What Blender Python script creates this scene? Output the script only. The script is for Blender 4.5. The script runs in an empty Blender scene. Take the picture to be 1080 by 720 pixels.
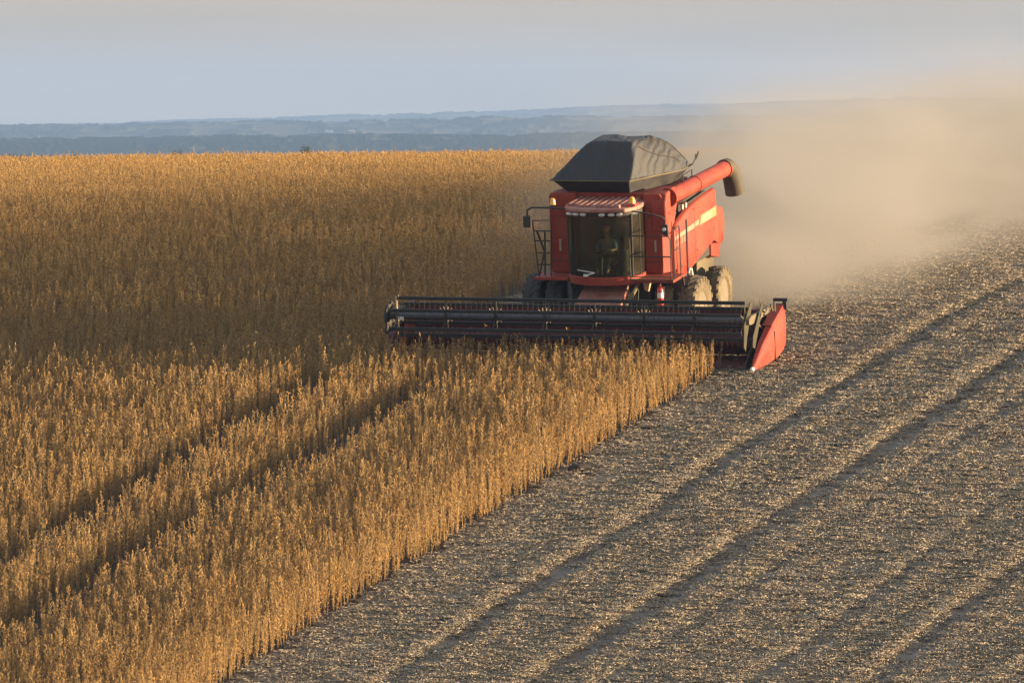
import bpy, bmesh, math, random
import numpy as np
from mathutils import Vector, Matrix

R = math.radians
S = bpy.context.scene
COL = S.collection
random.seed(7)
RNG = np.random.default_rng(11)

# ------------------------------------------------------------------ camera, sky, sun, exposure
AZ, PITCH = R(17.4), R(1.1)
CAM = Vector((89.257, -294.424, 5.958))
fwd = Vector((-math.sin(AZ) * math.cos(PITCH), math.cos(AZ) * math.cos(PITCH), -math.sin(PITCH)))
cam_data = bpy.data.cameras.new("camera")
cam_data.sensor_width = 36.0
cam_data.lens = 400.0
cam_data.clip_start = 1.0
cam_data.clip_end = 90000.0
cam = bpy.data.objects.new("camera", cam_data)
COL.objects.link(cam)
cam.location = CAM
cam.rotation_euler = fwd.to_track_quat('-Z', 'Y').to_euler()
S.camera = cam

SUN_EL = R(6.6)
SUN_AZ = R(72.6)                         # clockwise from +Y: the sun stands square to the view, on the right
sun_dir = Vector((math.sin(SUN_AZ) * math.cos(SUN_EL), math.cos(SUN_AZ) * math.cos(SUN_EL), math.sin(SUN_EL)))
sun_data = bpy.data.lights.new("sun", 'SUN')
sun_data.energy = 5.0
sun_data.angle = R(0.6)
sun_data.color = (1.0, 0.745, 0.46)
sun = bpy.data.objects.new("sun", sun_data)
COL.objects.link(sun)
sun.rotation_euler = sun_dir.to_track_quat('Z', 'Y').to_euler()

world = bpy.data.worlds.new("World")
S.world = world
world.use_nodes = True
wn, wl = world.node_tree.nodes, world.node_tree.links
wn.clear()
w_out = wn.new('ShaderNodeOutputWorld')
w_bg = wn.new('ShaderNodeBackground')
w_bg.inputs['Strength'].default_value = 0.10
sky = wn.new('ShaderNodeTexSky')
sky.sky_type = 'NISHITA'
sky.sun_disc = False
sky.sun_elevation = SUN_EL
sky.sun_rotation = SUN_AZ
sky.air_density = 1.0
sky.dust_density = 1.5
sky.ozone_density = 1.0
# a thin high overcast veil: grey, a little streaky, across the whole sky
w_tc = wn.new('ShaderNodeTexCoord')
w_map = wn.new('ShaderNodeMapping')
w_map.inputs['Scale'].default_value = (14.0, 14.0, 260.0)
w_noise = wn.new('ShaderNodeTexNoise')
w_noise.inputs['Scale'].default_value = 1.6
w_noise.inputs['Detail'].default_value = 5.0
w_ramp = wn.new('ShaderNodeMapRange')
w_ramp.inputs['From Min'].default_value = 0.35
w_ramp.inputs['From Max'].default_value = 0.70
w_ramp.inputs['To Min'].default_value = 0.62
w_ramp.inputs['To Max'].default_value = 0.92
w_mix = wn.new('ShaderNodeMix')
w_mix.data_type = 'RGBA'
# warm pale glow along the horizon, cooler grey higher up
w_sep = wn.new('ShaderNodeSeparateXYZ')
w_up = wn.new('ShaderNodeMapRange')
w_up.interpolation_type = 'SMOOTHSTEP'
w_up.inputs['From Min'].default_value = 0.0
w_up.inputs['From Max'].default_value = 0.22
w_veil = wn.new('ShaderNodeMix')
w_veil.data_type = 'RGBA'
w_veil.inputs['A'].default_value = (1.95, 1.42, .85, 1.0)
w_veil.inputs['B'].default_value = (1.95, 2.15, 2.50, 1.0)
wl.new(w_tc.outputs['Generated'], w_sep.inputs[0])
wl.new(w_sep.outputs['Z'], w_up.inputs['Value'])
wl.new(w_up.outputs['Result'], w_veil.inputs['Factor'])
wl.new(w_veil.outputs['Result'], w_mix.inputs['B'])
wl.new(w_tc.outputs['Generated'], w_map.inputs['Vector'])
wl.new(w_map.outputs['Vector'], w_noise.inputs['Vector'])
wl.new(w_noise.outputs['Fac'], w_ramp.inputs['Value'])
wl.new(w_ramp.outputs['Result'], w_mix.inputs['Factor'])
wl.new(sky.outputs['Color'], w_mix.inputs['A'])
wl.new(w_mix.outputs['Result'], w_bg.inputs['Color'])
wl.new(w_bg.outputs['Background'], w_out.inputs['Surface'])

S.view_settings.view_transform = 'Standard'
S.view_settings.look = 'None'
S.view_settings.gamma = 1.0
S.view_settings.use_curve_mapping = False
S.view_settings.exposure = 1.80

DUST = dict(d=.30, x0=.1, drift=.03, w0=3.3, spread=.05, h0=3.5, rise=-.008, thin=.022)
HAZE = dict(d=1/19000, col=(.27, .42, .72))

S.render.engine = 'CYCLES'
S.cycles.max_bounces = 6
S.cycles.diffuse_bounces = 3
S.cycles.glossy_bounces = 2
S.cycles.transparent_max_bounces = 8
S.cycles.transmission_bounces = 3
S.cycles.volume_bounces = 1
S.cycles.volume_step_rate = 1.0
S.cycles.volume_max_steps = 256
S.cycles.use_denoising = True
S.cycles.use_adaptive_sampling = True
S.cycles.adaptive_threshold = 0.02

# ------------------------------------------------------------------ terrain
SLOPE, LEN = 0.157, 30.2


def herm(t, a, b, ma, mb, h):
    return (2*t**3 - 3*t*t + 1)*a + (t**3 - 2*t*t + t)*h*ma + (-2*t**3 + 3*t*t)*b + (t**3 - t*t)*h*mb


def ground_z(X, Y):
    X = np.asarray(X, float)
    Y = np.asarray(Y, float)
    z = np.where(Y < 0, SLOPE*Y, SLOPE*LEN*(1 - np.exp(-np.maximum(Y, 0)/LEN)))
    q = np.maximum(Y - 80, 0)
    fall = np.where(q < 100, .5*.0005*q*q, .5*.0005*1e4 + .05*(q - 100))
    z = z - np.minimum(fall, 40)
    t = np.clip((-65 - Y)/45, 0, 1)
    z = np.where(Y < -65, herm(t, SLOPE*-65, -13.2, -SLOPE, 0, 45), z)
    t = np.clip((-110 - Y)/184, 0, 1)
    z = np.where(Y < -110, herm(t, -13.2, 4.3, 0, .05, 184), z)
    z = np.where(Y < -294, 4.3 + .02*np.minimum(-294 - Y, 300), z)
    k = np.clip(Y/60, 0, 1)
    return z + .012*np.clip(X, -60, 60)*k*k*(3 - 2*k)*np.clip((400 - Y)/200, 0, 1)


def vnoise(x, y, seed=0):
    """smooth value noise in -1..1"""
    x = np.asarray(x, float)
    y = np.asarray(y, float)
    xi, yi = np.floor(x).astype(np.int64), np.floor(y).astype(np.int64)
    fx, fy = x - xi, y - yi
    fx, fy = fx*fx*(3 - 2*fx), fy*fy*(3 - 2*fy)

    def h(a, b):
        n = (a*374761393 + b*668265263 + seed*974711) & 0xFFFFFFFF
        n = ((n ^ (n >> 13))*1274126177) & 0xFFFFFFFF
        return ((n ^ (n >> 16)) & 0xFFFF)/32767.5 - 1
    return (h(xi, yi)*(1-fx) + h(xi+1, yi)*fx)*(1-fy) + (h(xi, yi+1)*(1-fx) + h(xi+1, yi+1)*fx)*fy


def fbm(x, y, seed=0, octaves=4):
    s, a = 0, 1
    for i in range(octaves):
        s = s + a*vnoise(x*2**i, y*2**i, seed + i)
        a *= .5
    return s/1.9


EDGE_X = 4.15           # standing crop ends here; stubble to the right
CUT_LEFT = -5.25        # left end of the pass being cut now
# (x, half width, depth, ridge) of the wheel tracks across the stubble
TRACKS = [(8.1, .38, .10, .035), (11.6, .44, .12, .035), (13.3, .26, .05, .03), (16.6, .30, .05, .03), (19.25, .36, .09, .05), (22.6, .3, .09, .06),
          (26.4, .3, .09, .06), (-2.2, .5, .05, .03), (2.2, .5, .05, .03)]


def edge_x(Y):
    return EDGE_X + .16*vnoise(Y*.9, Y*0+3, 5) + .09*vnoise(Y*3.1, Y*0+9, 6)


def is_stubble(X, Y):
    return np.where(Y < -3.9, X > edge_x(Y), X > CUT_LEFT)


def track_terms(X, Y):
    """(height, how much inside a wheel track 0..1, how much on a straw ridge 0..1)"""
    h = np.zeros_like(X)
    inside = np.zeros_like(X)
    ridge = np.zeros_like(X)
    for i, (tx, hw, dep, rid) in enumerate(TRACKS):
        cx = tx + .10*vnoise(Y*.12, Y*0 + i*7, 21) + .05*vnoise(Y*.6, Y*0 + i*5, 22)
        fade = np.clip((.95 if i in (0, 1, 4) else .6) + .5*vnoise(Y*.16, Y*0 + i*3, 23), 0, 1)
        if tx < 3 and i >= 7:
            fade = fade*(Y > 1)
        u = (X - cx)/hw
        core = np.exp(-u**4)*fade
        lip = (np.exp(-((u + 1.6)/.62)**2) + .6*np.exp(-((u - 1.7)/.55)**2))*fade
        h += -dep*core + rid*lip
        inside = np.maximum(inside, core)
        ridge = np.maximum(ridge, lip)
    # a loose windrow of straw between two tracks
    wr = np.exp(-((X - 13.9 - .15*vnoise(Y*.2, Y*0, 31))/.25)**2)*np.clip(.35 + .9*vnoise(Y*.11, Y*0 + 2, 32), 0, 1)
    h += .06*wr
    ridge = np.maximum(ridge, wr)
    return h, inside, ridge


# ------------------------------------------------------------------ material helpers
def new_mat(name):
    m = bpy.data.materials.new(name)
    m.use_nodes = True
    nt = m.node_tree
    return m, nt, nt.nodes, nt.links, nt.nodes['Principled BSDF']


def add_noise(n, l, scale, detail=3, coord='Object', rough=.55):
    tc = n.new('ShaderNodeTexCoord')
    t = n.new('ShaderNodeTexNoise')
    t.inputs['Scale'].default_value = scale
    t.inputs['Detail'].default_value = detail
    t.inputs['Roughness'].default_value = rough
    l.new(tc.outputs[coord], t.inputs['Vector'])
    return t


def map_range(n, l, src, a, b, c, d):
    r = n.new('ShaderNodeMapRange')
    r.inputs['From Min'].default_value = a
    r.inputs['From Max'].default_value = b
    r.inputs['To Min'].default_value = c
    r.inputs['To Max'].default_value = d
    l.new(src, r.inputs['Value'])
    return r.outputs['Result']


def mix_col(n, l, fac, a, b):
    m = n.new('ShaderNodeMix')
    m.data_type = 'RGBA'
    for key, v in (('Factor', fac), ('A', a), ('B', b)):
        if isinstance(v, bpy.types.NodeSocket):
            l.new(v, m.inputs[key])
        elif key == 'Factor':
            m.inputs[key].default_value = v
        else:
            m.inputs[key].default_value = (*v, 1)
    return m.outputs['Result']


def math_node(n, l, op, a, b=None, clamp=False):
    m = n.new('ShaderNodeMath')
    m.operation = op
    m.use_clamp = clamp
    for i, v in enumerate((a, b)):
        if v is None:
            continue
        if isinstance(v, bpy.types.NodeSocket):
            l.new(v, m.inputs[i])
        else:
            m.inputs[i].default_value = v
    return m.outputs[0]


def surface(name, col, rough=.5, metal=0., dust=.25, dust_col=(.36, .27, .17), scale=2.5, bump=.0, coat=0., spec=.4):
    """a painted / rubber / metal surface with uneven field dust lying on it"""
    m, nt, n, l, p = new_mat(name)
    a = add_noise(n, l, scale, 6)
    b = add_noise(n, l, scale*9, 4)
    s = math_node(n, l, 'ADD', a.outputs['Fac'], b.outputs['Fac'])
    f = map_range(n, l, s, .75, 1.35, 0, dust*1.7)
    c = mix_col(n, l, f, col, dust_col)
    l.new(c, p.inputs['Base Color'])
    r = map_range(n, l, s, .75, 1.35, rough, min(1, rough + .3))
    l.new(r, p.inputs['Roughness'])
    p.inputs['Metallic'].default_value = metal
    p.inputs['Coat Weight'].default_value = coat
    p.inputs['Specular IOR Level'].default_value = spec
    if bump:
        bp = n.new('ShaderNodeBump')
        bp.inputs['Strength'].default_value = bump
        bp.inputs['Distance'].default_value = .02
        l.new(b.outputs['Fac'], bp.inputs['Height'])
        l.new(bp.outputs['Normal'], p.inputs['Normal'])
    return m


M = {}
M['red'] = surface('red_paint', (.235, .020, .010), .5, dust=.26, dust_col=(.34, .125, .065), scale=1.6, spec=.25)
M['roof_red'] = surface('dusty_roof_paint', (.30, .07, .05), .5, dust=.55, dust_col=(.42, .29, .21), scale=3)
M['maroon'] = M['red']
M['feeder'] = surface('dusty_red_steel', (.28, .07, .05), .6, dust=.5, dust_col=(.34, .23, .15), scale=3)
M['header'] = surface('shade_darkened_header_red', (.085, .008, .009), .5, dust=.12, dust_col=(.10, .05, .035), scale=2)  # machine red darkened: the shade behind the reel is put into the colour
M['black'] = surface('black_steel', (.018, .018, .020), .45, dust=.12, dust_col=(.16, .13, .09))
M['dark'] = surface('dark_machinery', (.022, .020, .019), .7, dust=.25, dust_col=(.14, .11, .07))
M['rail'] = surface('dark_rail_paint', (.02, .016, .014), .5, dust=.2, dust_col=(.16, .11, .07))
M['bluegrey'] = surface('reel_tube_paint', (.05, .058, .075), .28, dust=.15, dust_col=(.16, .13, .1))
M['rubber'] = surface('tyre_rubber', (.020, .020, .022), .75, dust=.28, dust_col=(.12, .10, .07), scale=2.2, bump=.3)
M['rubber_dusty'] = surface('dust_covered_rubber', (.05, .04, .026), .85, dust=.75, dust_col=(.17, .13, .07), scale=1.8, bump=.3)
M['rim'] = surface('dusty_rim_paint', (.17, .14, .09), .6, dust=.6, dust_col=(.12, .09, .05))
M['tan'] = surface('dust_caked_steel', (.10, .08, .045), .8, dust=.5, dust_col=(.20, .155, .085), scale=3)
M['spout'] = surface('spout_rubber', (.05, .043, .03), .6, dust=.4, dust_col=(.12, .095, .055))
M['olive_dust'] = surface('dusty_olive_steel', (.030, .026, .013), .8, dust=.5, dust_col=(.085, .068, .032), scale=3)
M['chrome'] = surface('worn_bright_metal', (.6, .58, .55), .3, 1., dust=.15)
M['white'] = surface('pale_plastic', (.72, .70, .66), .4, dust=.2)
M['pale'] = surface('pale_yellow_decal', (.42, .31, .16), .5, dust=.25)
M['cream'] = surface('cream_lettering', (.33, .17, .11), .5, dust=.2)
M['olive'] = surface('olive_decal', (.20, .16, .06), .5, dust=.2)
M['lamp'] = surface('lamp_lens', (.70, .68, .64), .15, dust=.08, coat=.6)
M['extinguisher'] = surface('bright_red_enamel', (.60, .03, .03), .25, dust=.08, coat=.5)
M['amber'] = surface('amber_lens', (.85, .36, .03), .2, dust=.05, coat=.5)
M['seat'] = surface('seat_fabric', (.05, .05, .05), .9, dust=.1)
M['cloth_shirt'] = surface('faded_blue_cotton', (.14, .20, .28), .9, dust=.15)
M['cloth_trousers'] = surface('dark_trouser_cotton', (.05, .055, .07), .9, dust=.2)
M['skin'] = surface('tanned_skin', (.42, .23, .14), .55, dust=.0)
M['cap'] = surface('orange_cap_cotton', (.65, .22, .05), .85, dust=.1)

# tarpaulin over the grain tank: grey coated cloth with soft wrinkles and a dusty bloom
m, nt, n, l, p = new_mat('tarpaulin')
a = add_noise(n, l, 3.2, 6)
b = add_noise(n, l, 1.1, 3)
wv = n.new('ShaderNodeTexWave')
wv.inputs['Scale'].default_value = 2.2
wv.inputs['Distortion'].default_value = 6.0
wv.inputs['Detail'].default_value = 3.0
tc = n.new('ShaderNodeTexCoord')
l.new(tc.outputs['Object'], wv.inputs['Vector'])
c = mix_col(n, l, map_range(n, l, a.outputs['Fac'], .35, .7, 0, 1), (.042, .046, .053), (.048, .042, .033))
l.new(c, p.inputs['Base Color'])
p.inputs['Roughness'].default_value = .7
p.inputs['Specular IOR Level'].default_value = .3
hh = math_node(n, l, 'ADD', wv.outputs['Fac'], b.outputs['Fac'])
bp = n.new('ShaderNodeBump')
bp.inputs['Strength'].default_value = .35
bp.inputs['Distance'].default_value = .05
l.new(hh, bp.inputs['Height'])
l.new(bp.outputs['Normal'], p.inputs['Normal'])
M['tarp'] = m

# cab glass: a tinted pane that lets part of the light through and mirrors the sky at a glance
m, nt, n, l, p = new_mat('tinted_cab_glass')
n.remove(p)
tr = n.new('ShaderNodeBsdfTransparent')
tr.inputs['Color'].default_value = (.36, .43, .34, 1)
gl = n.new('ShaderNodeBsdfGlossy')
gl.inputs['Roughness'].default_value = .04
df = n.new('ShaderNodeBsdfDiffuse')
df.inputs['Color'].default_value = (.34, .27, .15, 1)
fr = n.new('ShaderNodeFresnel')
fr.inputs['IOR'].default_value = 1.5
ns = add_noise(n, l, 2.2, 4)
mx1 = n.new('ShaderNodeMixShader')
mx2 = n.new('ShaderNodeMixShader')
l.new(map_range(n, l, ns.outputs['Fac'], .3, .75, .02, .10), mx1.inputs['Fac'])
l.new(tr.outputs[0], mx1.inputs[1])
l.new(df.outputs[0], mx1.inputs[2])
l.new(fr.outputs[0], mx2.inputs['Fac'])
l.new(mx1.outputs[0], mx2.inputs[1])
l.new(gl.outputs[0], mx2.inputs[2])
l.new(mx2.outputs[0], n['Material Output'].inputs['Surface'])
M['glass'] = m


# ------------------------------------------------------------------ mesh helpers
class MB:
    """collects shapes and links them as ONE mesh object"""
    def __init__(self):
        self.bm = bmesh.new()

    def box(self, c, s, rot=None):
        v = bmesh.ops.create_cube(self.bm, size=1)['verts']
        bmesh.ops.scale(self.bm, vec=s, verts=v)
        if rot:
            for ax, an in zip('XYZ', rot):
                if an:
                    bmesh.ops.rotate(self.bm, cent=(0, 0, 0), matrix=Matrix.Rotation(an, 3, ax), verts=v)
        bmesh.ops.translate(self.bm, vec=c, verts=v)
        return self

    def span(self, x0, x1, y0, y1, z0, z1):
        return self.box(((x0+x1)/2, (y0+y1)/2, (z0+z1)/2), (x1-x0, y1-y0, z1-z0))

    def bar(self, a, b, r, seg=8, r2=None, cap=True):
        a, b = Vector(a), Vector(b)
        d = b - a
        if d.length < 1e-6:
            return self
        mt = Matrix.Translation((a + b)/2) @ d.to_track_quat('Z', 'Y').to_matrix().to_4x4()
        bmesh.ops.create_cone(self.bm, cap_ends=cap, segments=seg, radius1=r, radius2=r if r2 is None else r2, depth=d.length, matrix=mt)
        return self

    def tube(self, pts, r, seg=8):
        """a pipe along a polyline with mitred joints"""
        pts = [Vector(q) for q in pts]
        rings, up = [], None
        for i, q in enumerate(pts):
            d = ((pts[min(i+1, len(pts)-1)] - q).normalized() + (q - pts[max(i-1, 0)]).normalized()).normalized()
            if up is None:
                up = d.orthogonal().normalized()
            up = (up - d*up.dot(d)).normalized()
            side = d.cross(up)
            rr = r[i] if isinstance(r, (list, tuple)) else r
            rings.append([self.bm.verts.new(q + (up*math.cos(2*math.pi*k/seg) + side*math.sin(2*math.pi*k/seg))*rr) for k in range(seg)])
        for A, B in zip(rings, rings[1:]):
            for k in range(seg):
                self.bm.faces.new((A[k], A[(k+1) % seg], B[(k+1) % seg], B[k]))
        self.bm.faces.new(rings[0][::-1])
        self.bm.faces.new(rings[-1])
        return self

    def prism(self, pts, axis, d0, d1):
        """a 2D outline pushed along an axis: 'X' takes (y, z), 'Y' takes (x, z), 'Z' takes (x, y)"""
        def P(q, d):
            return {'X': (d, q[0], q[1]), 'Y': (q[0], d, q[1]), 'Z': (q[0], q[1], d)}[axis]
        A = [self.bm.verts.new(P(q, d0)) for q in pts]
        B = [self.bm.verts.new(P(q, d1)) for q in pts]
        k = len(pts)
        self.bm.faces.new(A)
        self.bm.faces.new(B[::-1])
        for i in range(k):
            self.bm.faces.new((A[i], B[i], B[(i+1) % k], A[(i+1) % k]))
        return self

    def lathe(self, prof, c, axis='X', seg=40):
        """profile of (offset along axis, radius)"""
        rings = []
        for o, r in prof:
            ring = []
            for k in range(seg):
                a = 2*math.pi*k/seg
                q = (o, r*math.cos(a), r*math.sin(a)) if axis == 'X' else ((r*math.cos(a), o, r*math.sin(a)) if axis == 'Y' else (r*math.cos(a), r*math.sin(a), o))
                ring.append(self.bm.verts.new((c[0]+q[0], c[1]+q[1], c[2]+q[2])))
            rings.append(ring)
        for A, B in zip(rings, rings[1:]):
            for k in range(seg):
                self.bm.faces.new((A[k], A[(k+1) % seg], B[(k+1) % seg], B[k]))
        for ring in (rings[0], rings[-1]):
            if prof[0 if ring is rings[0] else -1][1] > 1e-4:
                self.bm.faces.new(ring)
        return self

    def hexa(self, lo, hi):
        """a box-like solid from two quads of points"""
        A = [self.bm.verts.new(q) for q in lo]
        B = [self.bm.verts.new(q) for q in hi]
        self.bm.faces.new(A)
        self.bm.faces.new(B[::-1])
        for i in range(4):
            self.bm.faces.new((A[i], B[i], B[(i+1) % 4], A[(i+1) % 4]))
        return self

    def build(self, name, mat, parent=None, bevel=0., smooth=True, angle=35):
        bmesh.ops.recalc_face_normals(self.bm, faces=self.bm.faces)
        me = bpy.data.meshes.new(name)
        self.bm.to_mesh(me)
        self.bm.free()
        if smooth:
            for f in me.polygons:
                f.use_smooth = True
            me.set_sharp_from_angle(angle=R(angle))
        o = bpy.data.objects.new(name, me)
        COL.objects.link(o)
        me.materials.append(mat if not isinstance(mat, str) else M[mat])
        if parent is not None:
            o.parent = parent
        if bevel:
            b = o.modifiers.new('bevel', 'BEVEL')
            b.width = bevel
            b.segments = 2
            b.limit_method = 'ANGLE'
            b.angle_limit = R(40)
        return o


def tag(o, label=None, cat=None, group=None, kind=None):
    for k, v in (('label', label), ('category', cat), ('group', group), ('kind', kind)):
        if v:
            o[k] = v
    return o


def mesh_from(name, verts, faces, mat, smooth=True):
    me = bpy.data.meshes.new(name)
    nv, nf = len(verts), len(faces)
    me.vertices.add(nv)
    me.vertices.foreach_set('co', np.asarray(verts, np.float32).ravel())
    faces = np.asarray(faces, np.int32)
    me.loops.add(faces.size)
    me.loops.foreach_set('vertex_index', faces.ravel())
    me.polygons.add(nf)
    me.polygons.foreach_set('loop_start', np.arange(nf, dtype=np.int32)*faces.shape[1])
    if smooth:
        me.polygons.foreach_set('use_smooth', np.ones(nf, bool))
    me.update(calc_edges=True)
    me.materials.append(mat)
    o = bpy.data.objects.new(name, me)
    COL.objects.link(o)
    return o


def grid_faces(ny, nx):
    i = np.arange((ny-1)*nx).reshape(ny-1, nx)[:, :-1].ravel()
    return np.stack([i, i+1, i+nx+1, i+nx], 1)


def set_attr(me, name, vals, domain='POINT'):
    a = me.attributes.new(name, 'FLOAT', domain)
    a.data.foreach_set('value', np.asarray(vals, np.float32))


# ------------------------------------------------------------------ ground: one sheet from the field to the horizon
def axis(lo, hi, step, far, n):
    g = np.geomspace(step, far, n)
    core = np.arange(lo, hi + 1e-6, step)
    return np.concatenate([lo - g[::-1], core, hi + g])


gx = axis(-14, 30, .14, 44000, 46)
gy = axis(-66, 60, .16, 44000, 56)
GX, GY = np.meshgrid(gx, gy)
GZ = ground_z(GX, GY)
h, inside, ridge = track_terms(GX, GY)
stub = is_stubble(GX, GY)
near = (np.abs(GX - 8) < 40) & (np.abs(GY) < 90)
rough = .022*fbm(GX*1.6, GY*1.6, 41) + .016*fbm(GX*5, GY*5, 45, 2)
GZ = GZ + np.where(near, np.where(stub, h + rough*(1 - .6*inside), rough), 0)
m, nt, n, l, p = new_mat('field_soil')
a1 = n.new('ShaderNodeAttribute'); a1.attribute_name = 'track'
a2 = n.new('ShaderNodeAttribute'); a2.attribute_name = 'ridge'
a4 = n.new('ShaderNodeAttribute'); a4.attribute_name = 'leaf_litter'
a3 = n.new('ShaderNodeAttribute'); a3.attribute_name = 'distance'
n1 = add_noise(n, l, 1.3, 6)
n2 = add_noise(n, l, 14, 5)
soil = mix_col(n, l, map_range(n, l, n2.outputs['Fac'], .35, .7, 0, 1), (.235, .184, .127), (.390, .310, .214))
soil = mix_col(n, l, map_range(n, l, n1.outputs['Fac'], .35, .7, 0, .6), soil, (.135, .108, .080))
soil = mix_col(n, l, math_node(n, l, 'MULTIPLY', a1.outputs['Fac'], .8), soil, (.165, .148, .132))
soil = mix_col(n, l, math_node(n, l, 'MULTIPLY', a2.outputs['Fac'], .6, True), soil, (.30, .225, .125))
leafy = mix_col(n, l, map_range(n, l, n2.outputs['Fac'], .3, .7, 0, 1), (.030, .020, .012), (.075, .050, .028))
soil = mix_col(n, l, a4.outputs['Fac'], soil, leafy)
nf = add_noise(n, l, .0022, 5)
nf.inputs['Distortion'].default_value = .6
farm = mix_col(n, l, map_range(n, l, nf.outputs['Fac'], .47, .53, 0, 1), (.030, .048, .022), (.12, .105, .055))
c = mix_col(n, l, a3.outputs['Fac'], soil, farm)
l.new(c, p.inputs['Base Color'])
p.inputs['Roughness'].default_value = .95
p.inputs['Specular IOR Level'].default_value = .15
bp = n.new('ShaderNodeBump')
bp.inputs['Strength'].default_value = .5
bp.inputs['Distance'].default_value = .03
l.new(n2.outputs['Fac'], bp.inputs['Height'])
l.new(bp.outputs['Normal'], p.inputs['Normal'])
g = mesh_from('ground', np.stack([GX, GY, GZ], -1).reshape(-1, 3), grid_faces(*GX.shape), m)
set_attr(g.data, 'track', np.where(near & stub, inside, 0).ravel())
set_attr(g.data, 'ridge', np.where(near & stub, ridge, 0).ravel())
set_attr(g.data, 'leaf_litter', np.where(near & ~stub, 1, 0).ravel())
set_attr(g.data, 'distance', np.clip((np.hypot(GX, GY) - 200)/250, 0, 1).ravel())
tag(g, 'dark soil of a sloping field marked by wheel tracks', kind='structure')

# ------------------------------------------------------------------ hills: rolling wooded country far beyond the crest
az = np.concatenate([np.linspace(-26, -4, 90), np.linspace(-4, 4, 900)[1:-1], np.linspace(4, 26, 90)])
rr = np.concatenate([np.geomspace(2600, 5200, 20)[:-1], np.geomspace(5200, 26500, 340)])
AZM, RR = np.meshgrid(np.radians(az) - AZ, rr)
HX = CAM.x + RR*np.sin(AZM)
HY = CAM.y + RR*np.cos(AZM)
d_deg = np.degrees(AZM + AZ)


def bump(r, c, wdt):
    return np.exp(-((r - c)/wdt)**2)


hz = -42 + 0*RR
lat = d_deg/2.6                                     # -1 .. 1 across the photograph
hz = hz + bump(RR, 6200, 1100)*(25 + 5.0*np.clip(-lat, -1, 1.5) + 3.0*fbm(d_deg*.9, RR/1500, 3))
hz = hz + bump(RR, 10500, 1600)*(36 + 3.5*lat + 4.0*fbm(d_deg*.8, RR/2200, 8))
hz = hz + bump(RR, 15500, 2200)*(52 + 9.0*np.clip(lat, -1, 1) + 4*fbm(d_deg*1.2, RR/3000, 13))
far_h = 66 + 30*np.clip(lat*1.15 + .15, -1, 1) + 6*fbm(d_deg*.9, RR*0 + 2, 17) + 4*np.exp(-((d_deg - .55)/.35)**2)
hz = hz + bump(RR, 23500, 3200)*far_h + np.clip((RR - 23500)/6500, 0, 1)*20
wood = fbm(d_deg*9, RR/420, 23, 4)
forest = np.clip((wood + .10 + 1.2*np.clip((11000 - RR)/3000, 0, 1))*6, 0, 1)
hz = hz + forest*(1.2 + 2.5*np.abs(vnoise(d_deg*46, RR/60, 29)))*np.clip(RR/12000, .5, 1.6)
m, nt, n, l, p = new_mat('distant_country')
at = n.new('ShaderNodeAttribute'); at.attribute_name = 'forest'
nn = add_noise(n, l, .0035, 4)
fields = mix_col(n, l, map_range(n, l, nn.outputs['Fac'], .42, .58, 0, 1), (.050, .060, .030), (.120, .105, .062))
c = mix_col(n, l, at.outputs['Fac'], fields, (.022, .034, .018))
l.new(c, p.inputs['Base Color'])
p.inputs['Roughness'].default_value = 1
p.inputs['Specular IOR Level'].default_value = .0
hl = mesh_from('hills', np.stack([HX, HY, hz], -1).reshape(-1, 3), grid_faces(*HX.shape), m)
set_attr(hl.data, 'forest', forest.ravel())
tag(hl, 'long low wooded hills fading blue towards the horizon', kind='structure')

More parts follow.
